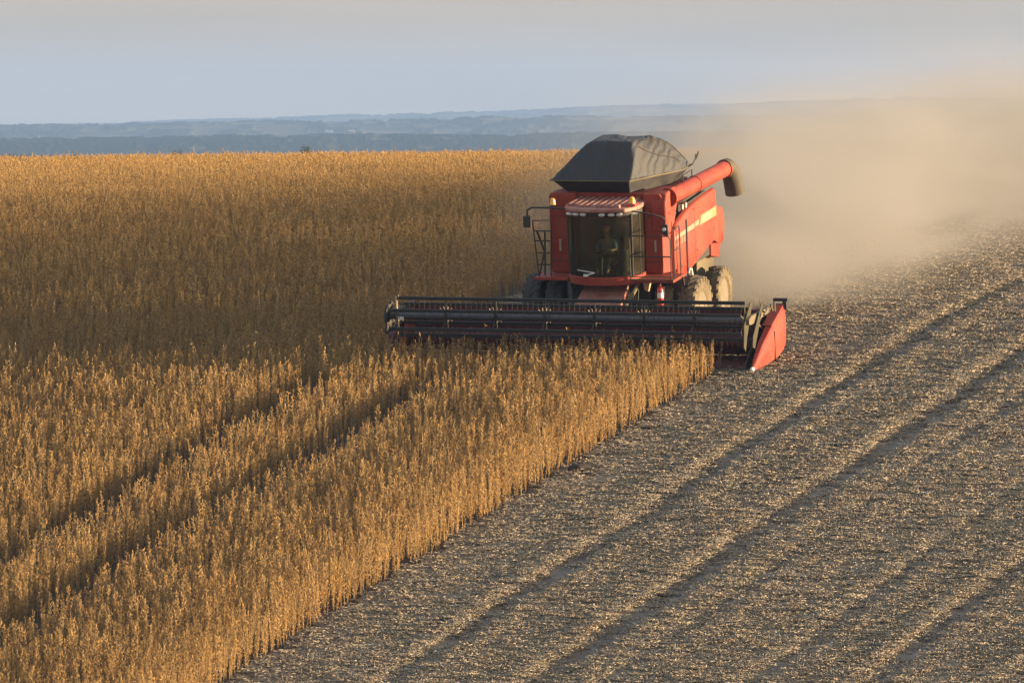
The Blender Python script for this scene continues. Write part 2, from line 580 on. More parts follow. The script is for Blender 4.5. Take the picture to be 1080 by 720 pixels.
# ------------------------------------------------------------------ instanced ground cover: soybean crop and straw litter
def gn_scatter(name, variants, pts, var, yaw, scale, tilt, mat):
    """ONE object whose mesh holds the loose points and, after them, the plant shapes; geometry nodes set a shape on each point"""
    nv = len(variants)
    V, Fc, vid, tone = [], [], [], []
    off = 0
    for i, (vv, ff, tt) in enumerate(variants):
        V.append(vv); Fc.append(ff + off); vid.append(np.full(len(vv), i)); tone.append(tt)
        off += len(vv)
    npt = len(pts)
    allv = np.concatenate(V + [pts])
    me = bpy.data.meshes.new(name)
    me.vertices.add(len(allv))
    me.vertices.foreach_set('co', allv.astype(np.float32).ravel())
    fc = np.concatenate(Fc).astype(np.int32)
    me.loops.add(fc.size)
    me.loops.foreach_set('vertex_index', fc.ravel())
    me.polygons.add(len(fc))
    me.polygons.foreach_set('loop_start', np.arange(len(fc), dtype=np.int32)*fc.shape[1])
    me.update(calc_edges=True)
    set_attr(me, 'shape_id', np.concatenate(vid + [np.asarray(var) + 100]))
    set_attr(me, 'tone', np.concatenate(tone + [np.zeros(npt)]))
    for nm, arr in (('yaw', yaw), ('size', scale), ('lean', tilt[0]), ('lean_side', tilt[1])):
        set_attr(me, nm, np.concatenate([np.zeros(off), arr]))
    me.materials.append(mat)
    o = bpy.data.objects.new(name, me)
    COL.objects.link(o)
    ng = bpy.data.node_groups.new(name + '_scatter', 'GeometryNodeTree')
    ng.interface.new_socket('Geometry', in_out='INPUT', socket_type='NodeSocketGeometry')
    ng.interface.new_socket('Geometry', in_out='OUTPUT', socket_type='NodeSocketGeometry')
    N, Lk = ng.nodes, ng.links
    gi, go = N.new('NodeGroupInput'), N.new('NodeGroupOutput')
    join = N.new('GeometryNodeJoinGeometry')

    def attr(nm):
        q = N.new('GeometryNodeInputNamedAttribute')
        q.data_type = 'FLOAT'
        q.inputs['Name'].default_value = nm
        return q.outputs['Attribute']
    sid = attr('shape_id')
    comb = N.new('ShaderNodeCombineXYZ')
    Lk.new(attr('lean'), comb.inputs[0])
    Lk.new(attr('lean_side'), comb.inputs[1])
    Lk.new(attr('yaw'), comb.inputs[2])
    e2r = N.new('FunctionNodeEulerToRotation')
    Lk.new(comb.outputs[0], e2r.inputs[0])
    sz = attr('size')

    def pick(value):
        cp = N.new('FunctionNodeCompare')
        cp.data_type = 'FLOAT'
        cp.operation = 'EQUAL'
        Lk.new(sid, cp.inputs[0])
        cp.inputs[1].default_value = value
        cp.inputs['Epsilon'].default_value = .2
        sp = N.new('GeometryNodeSeparateGeometry')
        sp.domain = 'POINT'
        Lk.new(gi.outputs[0], sp.inputs['Geometry'])
        Lk.new(cp.outputs['Result'], sp.inputs['Selection'])
        return sp.outputs['Selection']
    for i in range(nv):
        iop = N.new('GeometryNodeInstanceOnPoints')
        Lk.new(pick(100.0 + i), iop.inputs['Points'])
        Lk.new(pick(float(i)), iop.inputs['Instance'])
        Lk.new(e2r.outputs[0], iop.inputs['Rotation'])
        Lk.new(sz, iop.inputs['Scale'])
        Lk.new(iop.outputs['Instances'], join.inputs[0])
    Lk.new(join.outputs[0], go.inputs[0])
    md = o.modifiers.new('scatter', 'NODES')
    md.node_group = ng
    return o


def add_strip(V, F, T, pts, rad, tone):
    """three-sided stalk along points; quads"""
    base = len(V)
    for q, r in zip(pts, rad):
        for k in range(3):
            a = 2*math.pi*k/3
            V.append((q[0] + r*math.cos(a), q[1] + r*math.sin(a), q[2]))
            T.append(tone)
    for i in range(len(pts)-1):
        for k in range(3):
            F.append((base+3*i+k, base+3*i+(k+1) % 3, base+3*i+3+(k+1) % 3, base+3*i+3+k))


def add_pod(V, F, T, a, d, ln, wd, tone):
    """a plump pod: six-sided lozenge of quads along d"""
    d = Vector(d).normalized()
    s = d.orthogonal().normalized()
    t = d.cross(s)
    base = len(V)
    a = Vector(a)
    rings = [(0.0, .25), (.35, 1.0), (.7, .85), (1.0, .12)]
    for f, w in rings:
        for k in range(4):
            an = math.pi/2*k
            q = a + d*ln*f + (s*math.cos(an)*wd + t*math.sin(an)*wd*.62)*w
            V.append(tuple(q)); T.append(tone)
    for i in range(3):
        for k in range(4):
            F.append((base+4*i+k, base+4*i+(k+1) % 4, base+4*i+4+(k+1) % 4, base+4*i+4+k))


def soybean(rng, lod=1.0):
    V, F, T = [], [], []
    H = rng.uniform(.74, .95)
    nst = rng.choice([1, 1, 2, 2, 3])
    for s in range(nst):
        ang = rng.uniform(0, 6.28)
        hh = H if s == 0 else H*rng.uniform(.6, .95)
        lean = rng.uniform(.0, .05) if s == 0 else rng.uniform(.03, .08)
        bow = rng.uniform(-.02, .02)
        pts = []
        for i in range(5):
            f = i/4
            off = lean*math.sin(f*1.7) + bow*math.sin(f*3.1)
            pts.append((math.cos(ang)*off, math.sin(ang)*off, f*hh))
        add_strip(V, F, T, pts, [.0060, .0055, .0048, .0038, .0022], rng.uniform(.25, .6))
        npod = int(rng.uniform(30, 42)*lod*(1 if s == 0 else .6))
        for k in range(npod):
            f = .16 + .84*((k + rng.random())/npod)**.85
            j = min(int(f*4), 3)
            t = f*4 - j
            q = [pts[j][c]*(1-t) + pts[min(j+1, 4)][c]*t for c in range(3)]
            a2 = rng.uniform(0, 6.28)
            up = rng.uniform(-.1, 1.5) + (.8 if f > .92 else 0)
            add_pod(V, F, T, (q[0] + .008*math.cos(a2), q[1] + .008*math.sin(a2), q[2]), (math.cos(a2), math.sin(a2), up),
                    rng.uniform(.036, .056), rng.uniform(.0070, .0112), rng.uniform(.35, 1.0) if rng.random() > .12 else rng.uniform(0, .3))
    return np.array(V), np.array(F), np.array(T)


py_rng = random.Random(5)
plants = [soybean(py_rng) for _ in range(12)]

m, nt, n, l, p = new_mat('ripe_soybean')
at = n.new('ShaderNodeAttribute'); at.attribute_name = 'tone'
oi = n.new('ShaderNodeObjectInfo')
c = mix_col(n, l, at.outputs['Fac'], (.110, .068, .032), (.52, .295, .085))
c2 = mix_col(n, l, at.outputs['Fac'], (.130, .100, .060), (.49, .355, .165))
c = mix_col(n, l, map_range(n, l, oi.outputs['Random'], .2, 1, 0, .55), c, c2)
l.new(c, p.inputs['Base Color'])
p.inputs['Roughness'].default_value = .75
p.inputs['Specular IOR Level'].default_value = .2
M['crop'] = m

cosA, sinA = math.cos(AZ), math.sin(AZ)


def screen_x(X, Y):
    dx, dy = X - CAM.x, Y - CAM.y
    return 540 + 12000*(dx*cosA + dy*sinA)/(-dx*sinA + dy*cosA)


# plants stand in drilled rows that run along the direction of travel
rows = np.arange(-66, 6, .40)
step = .098
ys = np.arange(-62, 122, step)
X0, Y0 = np.meshgrid(rows, ys)
X0 = (X0 + RNG.normal(0, .045, X0.shape)).ravel()
Y0 = (Y0 + RNG.uniform(-.05, .05, Y0.shape)).ravel()
keep = RNG.random(X0.size) < .90
keep &= ~is_stubble(X0, Y0)
sx = screen_x(X0, Y0)
keep &= (sx > -230) & (sx < 1300)
keep &= RNG.random(X0.size) < np.where(Y0 > 30, .75, 1.0)
# sprayer tramlines: two wheelings with no plants, thinning out in places
for tx, hw, seed in ((-5.7, .56, 1), (-2.53, .56, 2)):
    cx = tx + .10*vnoise(Y0*.2, Y0*0 + seed, 51)
    fade = np.where(Y0 < -8, np.clip(1.15 + .5*vnoise(Y0*.22, Y0*0 + seed*4, 52), 0, 1), .15)
    keep &= ~((np.abs(X0 - cx) < hw*(.9 + .25*vnoise(Y0*1.3, X0*0 + seed, 53))) & (RNG.random(X0.size) < fade*1.0))
# thin patches
keep &= RNG.random(X0.size) < np.clip(1.25 + .8*fbm(X0*.45, Y0*.45, 61), .55, 1)
# nothing inside the machine's own footprint
keep &= ~((np.abs(X0) < 5.3) & (Y0 > -3.9) & (Y0 < 8))
X0, Y0 = X0[keep], Y0[keep]
npl = X0.size
pts = np.stack([X0, Y0, ground_z(X0, Y0) - .01], 1)
size = np.clip((1 + RNG.normal(0, .15, npl)*np.where(Y0 > 35, .45, 1))*np.where(Y0 > 35, .93, 1)*(1 + .14*fbm(X0*.5, Y0*.5, 71)), .6, 1.35)
crop = gn_scatter('soybean_crop', plants, pts, RNG.integers(0, len(plants), npl), RNG.uniform(0, 6.28, npl), size,
                  (RNG.normal(0, .085, npl), RNG.normal(-.02, .085, npl)), M['crop'])
tag(crop, 'standing golden brown ripe soybean crop with two dark tramlines', kind='stuff')


def litter(rng, npiece, spread, upright):
    V, F, T = [], [], []
    for k in range(npiece):
        x, y = rng.uniform(-spread, spread), rng.uniform(-spread, spread)
        tone = rng.random()
        if rng.random() < upright:                       # a cut stalk left standing
            hgt = rng.uniform(.04, .09)
            lx, ly = rng.uniform(-.03, .03), rng.uniform(-.03, .03)
            add_strip(V, F, T, [(x, y, -.02), (x+lx*.5, y+ly*.5, hgt*.5), (x+lx, y+ly, hgt)], [.007, .006, .005], tone)
            continue
        a = rng.uniform(0, 6.28)
        ln = rng.uniform(.035, .115)
        el = abs(rng.gauss(0, .16))
        w = rng.uniform(.007, .018)
        z = rng.uniform(.004, .035)
        d = Vector((math.cos(a)*math.cos(el), math.sin(a)*math.cos(el), math.sin(el)))
        s = Vector((-math.sin(a), math.cos(a), rng.uniform(-.5, .5))).normalized()*w
        t = d.cross(s).normalized()*w*.5
        base = len(V)
        c0 = Vector((x, y, z)) - d*ln*.2
        c1 = c0 + d*ln*.55 + Vector((0, 0, rng.uniform(-.006, .012)))
        c2 = c0 + d*ln
        for q, f in ((c0, .8), (c1, 1), (c2, .6)):
            for o in (s, t, -s, -t):
                V.append(tuple(q + o*f)); T.append(tone)
        for i in range(2):
            for j in range(4):
                F.append((base+4*i+j, base+4*i+(j+1) % 4, base+4*i+4+(j+1) % 4, base+4*i+4+j))
    return np.array(V), np.array(F), np.array(T)


straw_kinds = [litter(py_rng, 34, .24, .02) for _ in range(10)]
straw_kinds += [(v, f, .45 + .55*t) for v, f, t in (litter(py_rng, 46, .18, .02) for _ in range(3))]          # thick straw for the ridges
m, nt, n, l, p = new_mat('straw_litter')
at = n.new('ShaderNodeAttribute'); at.attribute_name = 'tone'
rp = n.new('ShaderNodeValToRGB')
els = rp.color_ramp.elements
els[0].position, els[0].color = 0, (.145, .112, .080, 1)
els[1].position, els[1].color = 1, (.60, .50, .35, 1)
e = els.new(.38); e.color = (.285, .225, .158, 1)
e = els.new(.72); e.color = (.40, .32, .215, 1)
l.new(at.outputs['Fac'], rp.inputs['Fac'])
oi = n.new('ShaderNodeObjectInfo')
c = mix_col(n, l, map_range(n, l, oi.outputs['Random'], 0, 1, 0, .35), rp.outputs['Color'], (.36, .28, .17))
l.new(c, p.inputs['Base Color'])
p.inputs['Roughness'].default_value = .8
nl = 95000
LX = RNG.uniform(-6, 31, nl*2)
LY = RNG.uniform(-64, 46, nl*2)
sx = screen_x(LX, LY)
keep = is_stubble(LX, LY) & (sx > 0) & (sx < 1330)
_, ins, rdg = track_terms(LX, LY)
keep &= RNG.random(LX.size) > ins*.88
keep &= RNG.random(LX.size) < np.clip(.80 + .8*fbm(LX*.55, LY*.4, 81) + .35*fbm(LX*2.2, LY*2.2, 84, 2) + rdg*.6 + .55*fbm(LX*1.7, LY*.07, 88, 3), .3, 1)*np.where(LY > 15, .6, 1)
LX, LY = LX[keep], LY[keep]
h, ins, rdg = track_terms(LX, LY)
zz = ground_z(LX, LY) + h + .022*fbm(LX*1.6, LY*1.6, 41)
nn_ = LX.size
kind_ = np.where(RNG.random(nn_) < rdg*.45, RNG.integers(10, 13, nn_), RNG.integers(0, 10, nn_))
lit = gn_scatter('straw_litter', straw_kinds, np.stack([LX, LY, zz], 1), kind_, RNG.uniform(0, 6.28, nn_), RNG.uniform(.8, 1.3, nn_),
                 (np.full(nn_, math.atan(SLOPE)*.8), np.zeros(nn_)), m)
tag(lit, 'chopped straw and short cut stalks strewn over the harvested ground', kind='stuff')
print('plants', npl, 'litter', nn_)

# ------------------------------------------------------------------ the combine harvester
# built in its own frame: x across (towards the right of the photograph), y backwards, z up; origin on the ground under the front axle
combine = bpy.data.objects.new('combine_harvester', None)
COL.objects.link(combine)
tag(combine, 'dusty red combine harvester cutting the standing crop with its wide reel', 'combine harvester')
combine.rotation_euler = (math.atan(SLOPE), .010, 0)


def wheel(name, x, y, r, w, rub, rim_mat, side, lugs=22):
    """lugged farm tyre with its rim and hub; side is +1 when the outer face looks to +x"""
    b = MB()
    rr = r*.55
    hw = w/2
    prof = [(-hw*.78, rr), (-hw*.95, rr*1.12), (-hw, r*.78), (-hw*.93, r*.90), (-hw*.72, r*.955), (0, r*.965),
            (hw*.72, r*.955), (hw*.93, r*.90), (hw, r*.78), (hw*.95, rr*1.12), (hw*.78, rr)]
    b.lathe(prof, (0, 0, 0), 'X', 48)
    for k in range(lugs):
        for s in (-1, 1):
            a0 = 2*math.pi*(k + (.5 if s > 0 else 0))/lugs
            a1 = a0 + .26
            hw_ = .045*r
            pts = []
            for (xx, aa, rad) in ((s*hw*.02, a0, r), (s*hw*1.0, a1, r*.965)):
                pts.append([(xx, rad*math.sin(aa - hw_/r), rad*math.cos(aa - hw_/r)), (xx, rad*math.sin(aa + hw_/r), rad*math.cos(aa + hw_/r)),
                            (xx, (rad - .05)*math.sin(aa + hw_/r*1.5), (rad - .05)*math.cos(aa + hw_/r*1.5)),
                            (xx, (rad - .05)*math.sin(aa - hw_/r*1.5), (rad - .05)*math.cos(aa - hw_/r*1.5))])
            b.hexa(pts[0], pts[1])
            b.hexa(pts[1], [(s*hw*1.03, q[1]*.88, q[2]*.88) for q in pts[1]])
    t = b.build(name, rub, combine, smooth=True, angle=30)
    t.location = (x, y, r)
    b = MB()
    o = side
    b.lathe([(o*hw*.80, rr*1.02), (o*hw*.86, rr*.98), (o*hw*.70, rr*.90), (o*hw*.25, rr*.84), (o*hw*.12, rr*.50), (o*hw*.20, rr*.32), (o*hw*.22, .001)], (0, 0, 0), 'X', 36)
    rim = b.build('rim', rim_mat, t)
    b = MB()
    b.lathe([(o*hw*.16, rr*.26), (o*hw*.52, rr*.24), (o*hw*.58, rr*.18), (o*hw*.58, .001)], (0, 0, 0), 'X', 20)
    for k in range(8):
        a = 2*math.pi*k/8
        b.bar((o*hw*.1, rr*.40*math.cos(a), rr*.40*math.sin(a)), (o*hw*.24, rr*.40*math.cos(a), rr*.40*math.sin(a)), .018, 6)
    b.build('hub', M['tan'], t)
    return t


for sx_ in (-1, 1):
    dusty = sx_ > 0
    wheel('front_wheel', sx_*2.2, 0, .95, .50, M['rubber_dusty' if dusty else 'rubber'], M['rim'], sx_)
    wheel('front_wheel', sx_*1.55, 0, .95, .50, M['rubber_dusty' if dusty else 'rubber'], M['rim'], sx_)
    wheel('rear_wheel', sx_*1.75, 3.75, .76, .44, M['rubber_dusty'], M['rim'], sx_, 18)

b = MB()
b.bar((-2.3, 0, .95), (2.3, 0, .95), .14, 14).span(-.95, .95, -.22, .28, .72, 1.25)
for s in (-1, 1):
    b.lathe([(s*1.2 - .12, .34), (s*1.2 + .12, .34)], (0, 0, .95), 'X', 24)
b.build('front_axle', 'dark', combine, .02)
b = MB()
b.span(-1.5, 1.5, 3.65, 3.85, .68, .88).bar((-1.45, 3.75, .55), (-1.45, 3.75, 1.1), .08).bar((1.45, 3.75, .55), (1.45, 3.75, 1.1), .08)
b.span(-.12, .12, 3.6, 3.9, .85, 1.3)
b.build('rear_axle', 'tan', combine, .015)

# chassis: the dark inside of the machine, seen below the cab and through the gap under the auger
b = MB()
b.span(-1.18, 1.18, -.70, 4.3, 1.02, 1.80)
b.span(-1.50, 1.50, .25, 4.15, 1.78, 3.45)
b.span(-1.05, -.85, -1.1, 4.2, .95, 1.25).span(.85, 1.05, -1.1, 4.2, .95, 1.25)
b.build('chassis', 'dark', combine, .02)

# red front bulkhead on both sides of the cab
for s in (-1, 1):
    b = MB()
    w_ = 1.47 if s > 0 else 1.70
    b.prism([(s*.96, 1.98), (s*(w_ - .02), 1.98), (s*w_, 2.2), (s*w_, 4.08), (s*(w_ - .06), 4.16), (s*.96, 4.16)], 'Y', -.36, .60 if s > 0 else .22)
    if s > 0:
        b.prism([(1.45, -.355), (1.63, -.06), (1.45, .20)], 'Z', 1.99, 3.04)
    o = b.build('front_panel', 'maroon', combine, .02)
    q = MB()
    hx = s*1.42 if s < 0 else 1.26
    q.bar((hx, -.385, 2.62), (hx, -.385, 2.86), .016, 6).span(hx - .03, hx + .03, -.372, -.362, 2.58, 2.9)
    q.build('panel_handle', 'chrome', o)
    q = MB()
    mx = s*(.98 + w_)/2
    q.span(mx - w_/2 + .50, mx + w_/2 - .50, -.372, -.362, 3.52, 3.535)
    q.build('panel_seam', 'black', o)
    q = MB()
    q.span(mx - w_/2 + .50, mx + w_/2 - .50, -.372, -.362, 2.30, 2.315)
    q.build('panel_seam', 'black', o)
b = MB()
b.span(-.96, .96, -.05, .20, 1.98, 4.14)
b.build('cab_rear_wall', 'dark', combine)

# side panels with stripe and lettering, on both flanks
OUT = [(-.08, 1.86), (-.09, 3.00), (.0, 3.12), (.3, 3.28), (.7, 3.40), (1.2, 3.49), (2.0, 3.58), (3.9, 3.64), (4.02, 3.56), (4.05, 3.12), (4.58, 3.02), (4.76, 2.86),
       (4.80, 2.5), (4.66, 2.10), (4.50, 2.03), (4.05, 2.10), (3.75, 2.22), (3.35, 2.17), (2.75, 2.06), (1.9, 1.90), (.9, 1.74), (.2, 1.74)]
for s in (-1, 1):
    b = MB()
    # three nested outlines give the pressed panel its crowned face
    cy, cz = 2.2, 2.75
    rings = []
    for f, d in ((1.0, 0), (.992, .075), (.965, .11)):
        rings.append([b.bm.verts.new((s*(1.60 + d), cy + (y - cy)*f, cz + (z - cz)*f)) for y, z in OUT])
    for A, B in zip(rings, rings[1:]):
        for i in range(len(OUT)):
            b.bm.faces.new((A[i], A[(i+1) % len(OUT)], B[(i+1) % len(OUT)], B[i]))
    b.bm.faces.new(rings[-1]); b.bm.faces.new(rings[0][::-1])
    pan = b.build('side_panel', 'red', combine, 0, True, 50)
    q = MB()
    q.span(*sorted((s*1.709, s*1.7145)), 1.88, 1.905, 1.95, 3.55)
    q.span(*sorted((s*1.709, s*1.7140)), .95, .965, 1.80, 2.85)
    q.build('panel_joint', 'maroon', pan)
    q = MB()
    q.prism([(-.02, 2.84), (1.86, 2.88), (1.86, 3.02), (-.02, 2.94)], 'X', s*1.7085, s*1.7125)
    q.prism([(1.92, 2.90), (2.30, 2.90), (2.30, 3.04), (1.92, 3.03)], 'X', s*1.7085, s*1.7125)
    q.build('stripe', M['cream'], pan)
    q = MB()
    q.prism([(2.36, 2.86), (3.98, 2.88), (3.98, 3.14), (2.48, 3.12)], 'X', s*1.7085, s*1.7120)
    q.build('decal_backing', M['olive'], pan)
    q = MB()
    q.prism([(2.50, 2.91), (3.52, 2.92), (3.52, 3.09), (2.58, 3.08)], 'X', s*1.7122, s*1.7150)
    q.build('decal_plate', M['pale'], pan)
    for yl, zl in ((.55, 2.05), (2.05, 2.25), (1.78, 3.42), (3.7, 2.55)):   # small pull latches
        q = MB()
        q.span(*sorted((s*1.708, s*1.722)), yl - .03, yl + .03, zl - .045, zl + .045)
        q.build('latch', 'black', pan, .006)
    q = MB()                                             # weathered lettering, no longer readable in the photograph
    lr = random.Random(3)
    for k in range(7):
        y0 = 2.63 + k*.125
        q.span(*sorted((s*1.7152, s*1.7165)), y0, y0 + .022, 2.94, 3.06)
        if k % 2 == 0:
            q.span(*sorted((s*1.7152, s*1.7165)), y0 + .022, y0 + .075, 3.038, 3.06)
        if k % 3 != 1:
            q.span(*sorted((s*1.7152, s*1.7165)), y0 + .022, y0 + .070, 2.94, 2.962)
    q.build('lettering', M['olive'], pan)
    q = MB()
    for k in range(4):
        y0 = .02 + k*.26
        q.prism([(y0, 2.66), (y0 + .05, 2.66), (y0 + .13, 2.86), (y0 + .08, 2.86)], 'X', s*1.7085, s*1.7125)
        q.prism([(y0 + .10, 2.66), (y0 + .15, 2.66), (y0 + .13, 2.86), (y0 + .08, 2.86)], 'X', s*1.7127, s*1.715)
    q.build('lettering', M['cream'], pan)

# rear hood and straw outlet
b = MB()
b.prism([(3.9, 1.75), (3.9, 3.5), (4.5, 3.2), (4.85, 2.7), (4.9, 2.0), (4.6, 1.6)], 'X', -1.55, 1.55)
b.build('rear_hood', 'red', combine, .03)
b = MB()
b.prism([(3.3, 1.1), (3.4, 2.1), (4.5, 2.05), (5.0, 1.55), (4.9, 1.05), (4.2, .95)], 'X', -1.12, 1.30)
b.build('straw_chopper', 'tan', combine, .03)
b = MB()
b.span(-1.3, 1.3, 2.6, 4.1, 3.42, 3.85)
b.build('engine_hood', 'red', combine, .06)

# grain tank: red collar, flared black extension, tarpaulin
b = MB()
b.span(-1.62, 1.30, -.10, 2.75, 3.40, 4.14)
b.build('grain_tank', 'maroon', combine, .03)
tank = bpy.data.objects['grain_tank']
b = MB()
lo = [(-1.22, -.08), (.50, -.08), (1.22, 1.35), (1.22, 2.3), (-1.22, 2.3)]
hi = [(-1.60, -.32), (.56, -.32), (1.43, 1.60), (1.43, 2.45), (-1.60, 2.45)]
A = [b.bm.verts.new((x, y, 4.13)) for x, y in lo]
B = [b.bm.verts.new((x, y, 4.50)) for x, y in hi]
b.bm.faces.new(A); b.bm.faces.new(B[::-1])
for i in range(5):
    b.bm.faces.new((A[i], B[i], B[(i+1) % 5], A[(i+1) % 5]))
b.build('tank_extension', 'black', tank, .01)


def tarp_right(y):
    return np.minimum(.60 + (np.asarray(y, float) + .37)*.452, 1.48)


def tarp_z(x, y):
    """height of the tarpaulin: a tent over bows, steep in front, hipped at the back, its right front corner cut away"""
    x = np.asarray(x, float)
    y = np.asarray(y, float)
    xr = tarp_right(y)
    fl = np.clip((x + 1.64)/.98, 0, 1)
    tr_ = np.clip((xr - x)/(.22 + .36*np.clip(y + .37, 0, 1.9)), 0, 1)
    fr_ = 1 - (1 - tr_)**1.6
    ff = np.clip((y + .37)/.66, 0, 1)
    tb = np.clip((2.55 - y)/1.2, 0, 1)
    fb = 1 - (1 - tb)**1.5
    # smooth minimum of the four slopes rounds the hips
    k = 15.0
    f = -np.log(np.exp(-k*fl) + np.exp(-k*fr_) + np.exp(-k*ff) + np.exp(-k*fb))/k
    f = np.clip(f + .07*np.clip(f*1.4, 0, 1), 0, 1)
    free = np.clip(f*4, 0, 1)
    crease = np.abs(fbm(x*1.5 + .5*y, y*1.1, 93, 2))
    fold = np.abs(np.sin(x*4.2 + 1.6*fbm(x*.9, y*1.2, 94, 2)))
    return 4.53 + .97*f + free*(.045*fbm(x*1.1, y*1.0, 91, 2) - .055*crease + .030*fold*(1 - .5*f) - .01) - .03*np.clip(1 - free*1.5, 0, 1)*(1 + vnoise(x*5, y*5, 95))


nx_, ny_ = 150, 136
UU, TY = np.meshgrid(np.linspace(0, 1, nx_), np.linspace(-.37, 2.55, ny_))
TX = -1.64 + UU*(tarp_right(TY) + 1.64)
tp = mesh_from('tarpaulin', np.stack([TX, TY, tarp_z(TX, TY)], -1).reshape(-1, 3), grid_faces(ny_, nx_), M['tarp'])
tp.parent = tank
sol = tp.modifiers.new('thickness', 'SOLIDIFY'); sol.thickness = .012
b = MB()
b.tube([(-1.66, -.38, 4.50), (.60, -.38, 4.50), (1.50, 1.60, 4.50), (1.50, 2.56, 4.50), (-1.66, 2.56, 4.50), (-1.66, -.36, 4.50)], .018, 6)
b.build('tarp_hem', 'tan', tank)
for p0, p1 in (((.66, .42), (1.40, 1.72)), ((.60, .95), (1.40, 2.25))):  # thin dark tubes stand in for the shaded creases on the right flank
    b = MB()
    b.tube([(p0[0] + (p1[0]-p0[0])*t, p0[1] + (p1[1]-p0[1])*t, float(tarp_z(p0[0] + (p1[0]-p0[0])*t, p0[1] + (p1[1]-p0[1])*t)) + .012) for t in np.linspace(0, 1, 22)], .014, 6)
    b.build('tarp_crease_shade', 'dark', tank)
b = MB()
b.tube([(1.44, 2.1, 4.45), (1.62, 2.2, 4.58), (1.62, 2.45, 4.66), (1.55, 2.75, 4.75)], .02, 6).bar((1.55, 2.75, 4.62), (1.62, 2.78, 4.82), .018, 6)
b.build('tarp_crank', 'dark', tank)

# unloading auger: elbow, long tube, drooping spout
b = MB()
b.prism([(-.37, 3.10), (-.41, 3.9), (-.26, 4.17), (.55, 4.23), (.70, 4.08), (.66, 3.70), (.50, 3.42), (.30, 3.16), (.0, 3.02)], 'X', 1.16, 1.60)
elb = b.build('auger_elbow', 'red', combine, .05)
b = MB()
b.bar((1.60, -.10, 3.60), (1.615, -.10, 3.60), .05, 12)
b.build('elbow_bolt', 'maroon', elb)
b = MB()
b.bar((1.60, .30, 3.85), (1.615, .30, 3.85), .05, 12)
b.build('elbow_bolt', 'maroon', elb)
b = MB()
b.lathe([(.10, .20), (.10, .265), (.17, .265), (.17, .222), (2.45, .222), (2.45, .238), (2.50, .238), (2.50, .222), (5.15, .222), (5.15, .25), (5.22, .25), (5.22, .10)], (0, 0, 0), 'Y', 32)
aug = b.build('unloading_auger', 'red', combine)
aug.location = (1.50, 0, 3.98)
aug.rotation_euler = (R(-.3), 0, R(-1.2))
b = MB()
sp = [(0, 5.16, .03), (.02, 5.38, .02), (.04, 5.58, -.10), (.07, 5.72, -.36), (.10, 5.82, -.76)]
b.tube(sp, [.235, .25, .262, .268, .275], 24)
b.build('auger_spout', 'spout', aug)
b = MB()
b.bar((1.46, .55, 3.62), (1.50, 4.1, 3.70), .045, 8).bar((1.62, .6, 3.56), (1.62, 3.2, 3.66), .03, 8).bar((1.40, 3.6, 3.5), (1.46, 3.6, 3.78), .05, 8)
b.span(1.35, 1.62, .7, .95, 3.5, 3.68).span(1.4, 1.6, 1.3, 1.5, 3.52, 3.66)
b.build('auger_pipes', 'dark', combine)
for yq in (.95, 1.25):
    b = MB()
    b.lathe([(-.05, .08), (.06, .08), (.06, .03)], (1.62, yq, 3.60), 'X', 16)
    b.build('drive_pulley', 'chrome', combine)
b = MB()
b.tube([(1.50, 1.6, 4.2), (1.50, 1.6, 4.34), (1.50, 2.5, 4.37), (1.50, 2.5, 4.2)], .022, 6)
b.build('auger_handle', 'rail', combine)

# ------------------------------------------------------------------ cab
PL = [(-.97, -.36), (-.99, -.92), (-.86, -1.22), (-.62, -1.42), (-.32, -1.53), (0, -1.57), (.32, -1.53), (.62, -1.42), (.86, -1.22), (.99, -.92), (.97, -.36)]


def plan(f, dy=0):
    return [(x*f, -.36 + (y + .36)*f + dy) for x, y in PL]


b = MB()
b.prism(plan(1.035), 'Z', 1.84, 2.07)
cab = b.build('cab', 'red', combine, .025)
b = MB()
b.prism(plan(.93), 'Z', 2.071, 2.12)
b.build('cab_floor', 'dark', cab)


def pane(idx, mat='glass', name='windscreen', z0=2.09, z1=3.74, lean=.03):
    v, f = [], []
    nz = 8
    for k in range(nz + 1):
        t = k/nz
        fac = 1 + lean*t*.6 + .012*math.sin(t*math.pi)
        for i in idx:
            x, y = PL[i]
            v.append((x*fac, -.36 + (y + .36)*fac, z0 + (z1 - z0)*t))
    w_ = len(idx)
    for k in range(nz):
        for i in range(w_ - 1):
            f.append((k*w_ + i, k*w_ + i + 1, (k+1)*w_ + i + 1, (k+1)*w_ + i))
    o = mesh_from(name, v, f, M[mat])
    o.parent = cab
    return o


pane([2, 3, 4, 5, 6, 7, 8])
pane([8, 9, 10], name='side_window')
pane([0, 1, 2], name='side_window')
for i in (2, 8, 1, 9):
    x, y = PL[i]
    b = MB()
    b.tube([(x*1.0, y, 2.05), (x*1.018, -.36 + (y + .36)*1.02, 2.9), (x*1.02, -.36 + (y + .36)*1.02, 3.76)], .030 if i in (2, 8) else .022, 6)
    b.build('pillar', 'black', cab)
b = MB()
b.prism(plan(1.02, -.01), 'Z', 3.72, 3.84)
b.build('visor', 'black', cab, .015)
b = MB()
RP = [(-1.0, .0), (-1.04, -.95), (-.95, -1.36), (-.80, -1.58), (-.4, -1.68), (0, -1.71), (.4, -1.68), (.80, -1.58), (.95, -1.36), (1.04, -.95), (1.0, .0)]
b.prism(RP, 'Z', 3.842, 3.96)
roof = b.build('roof', 'roof_red', cab, .03)
b = MB()
for k in range(10):
    x = -.84 + k*.178
    y1 = -1.52 if abs(x) < .6 else -1.30
    b.prism([(x - .062, 3.955), (x - .040, 4.035), (x + .040, 4.035), (x + .062, 3.955)], 'Y', y1, -.06)
b.build('roof_ridge', 'roof_red', roof, .012)
b = MB()
b.span(.70, 1.02, -1.30, -.98, 3.962, 4.03)
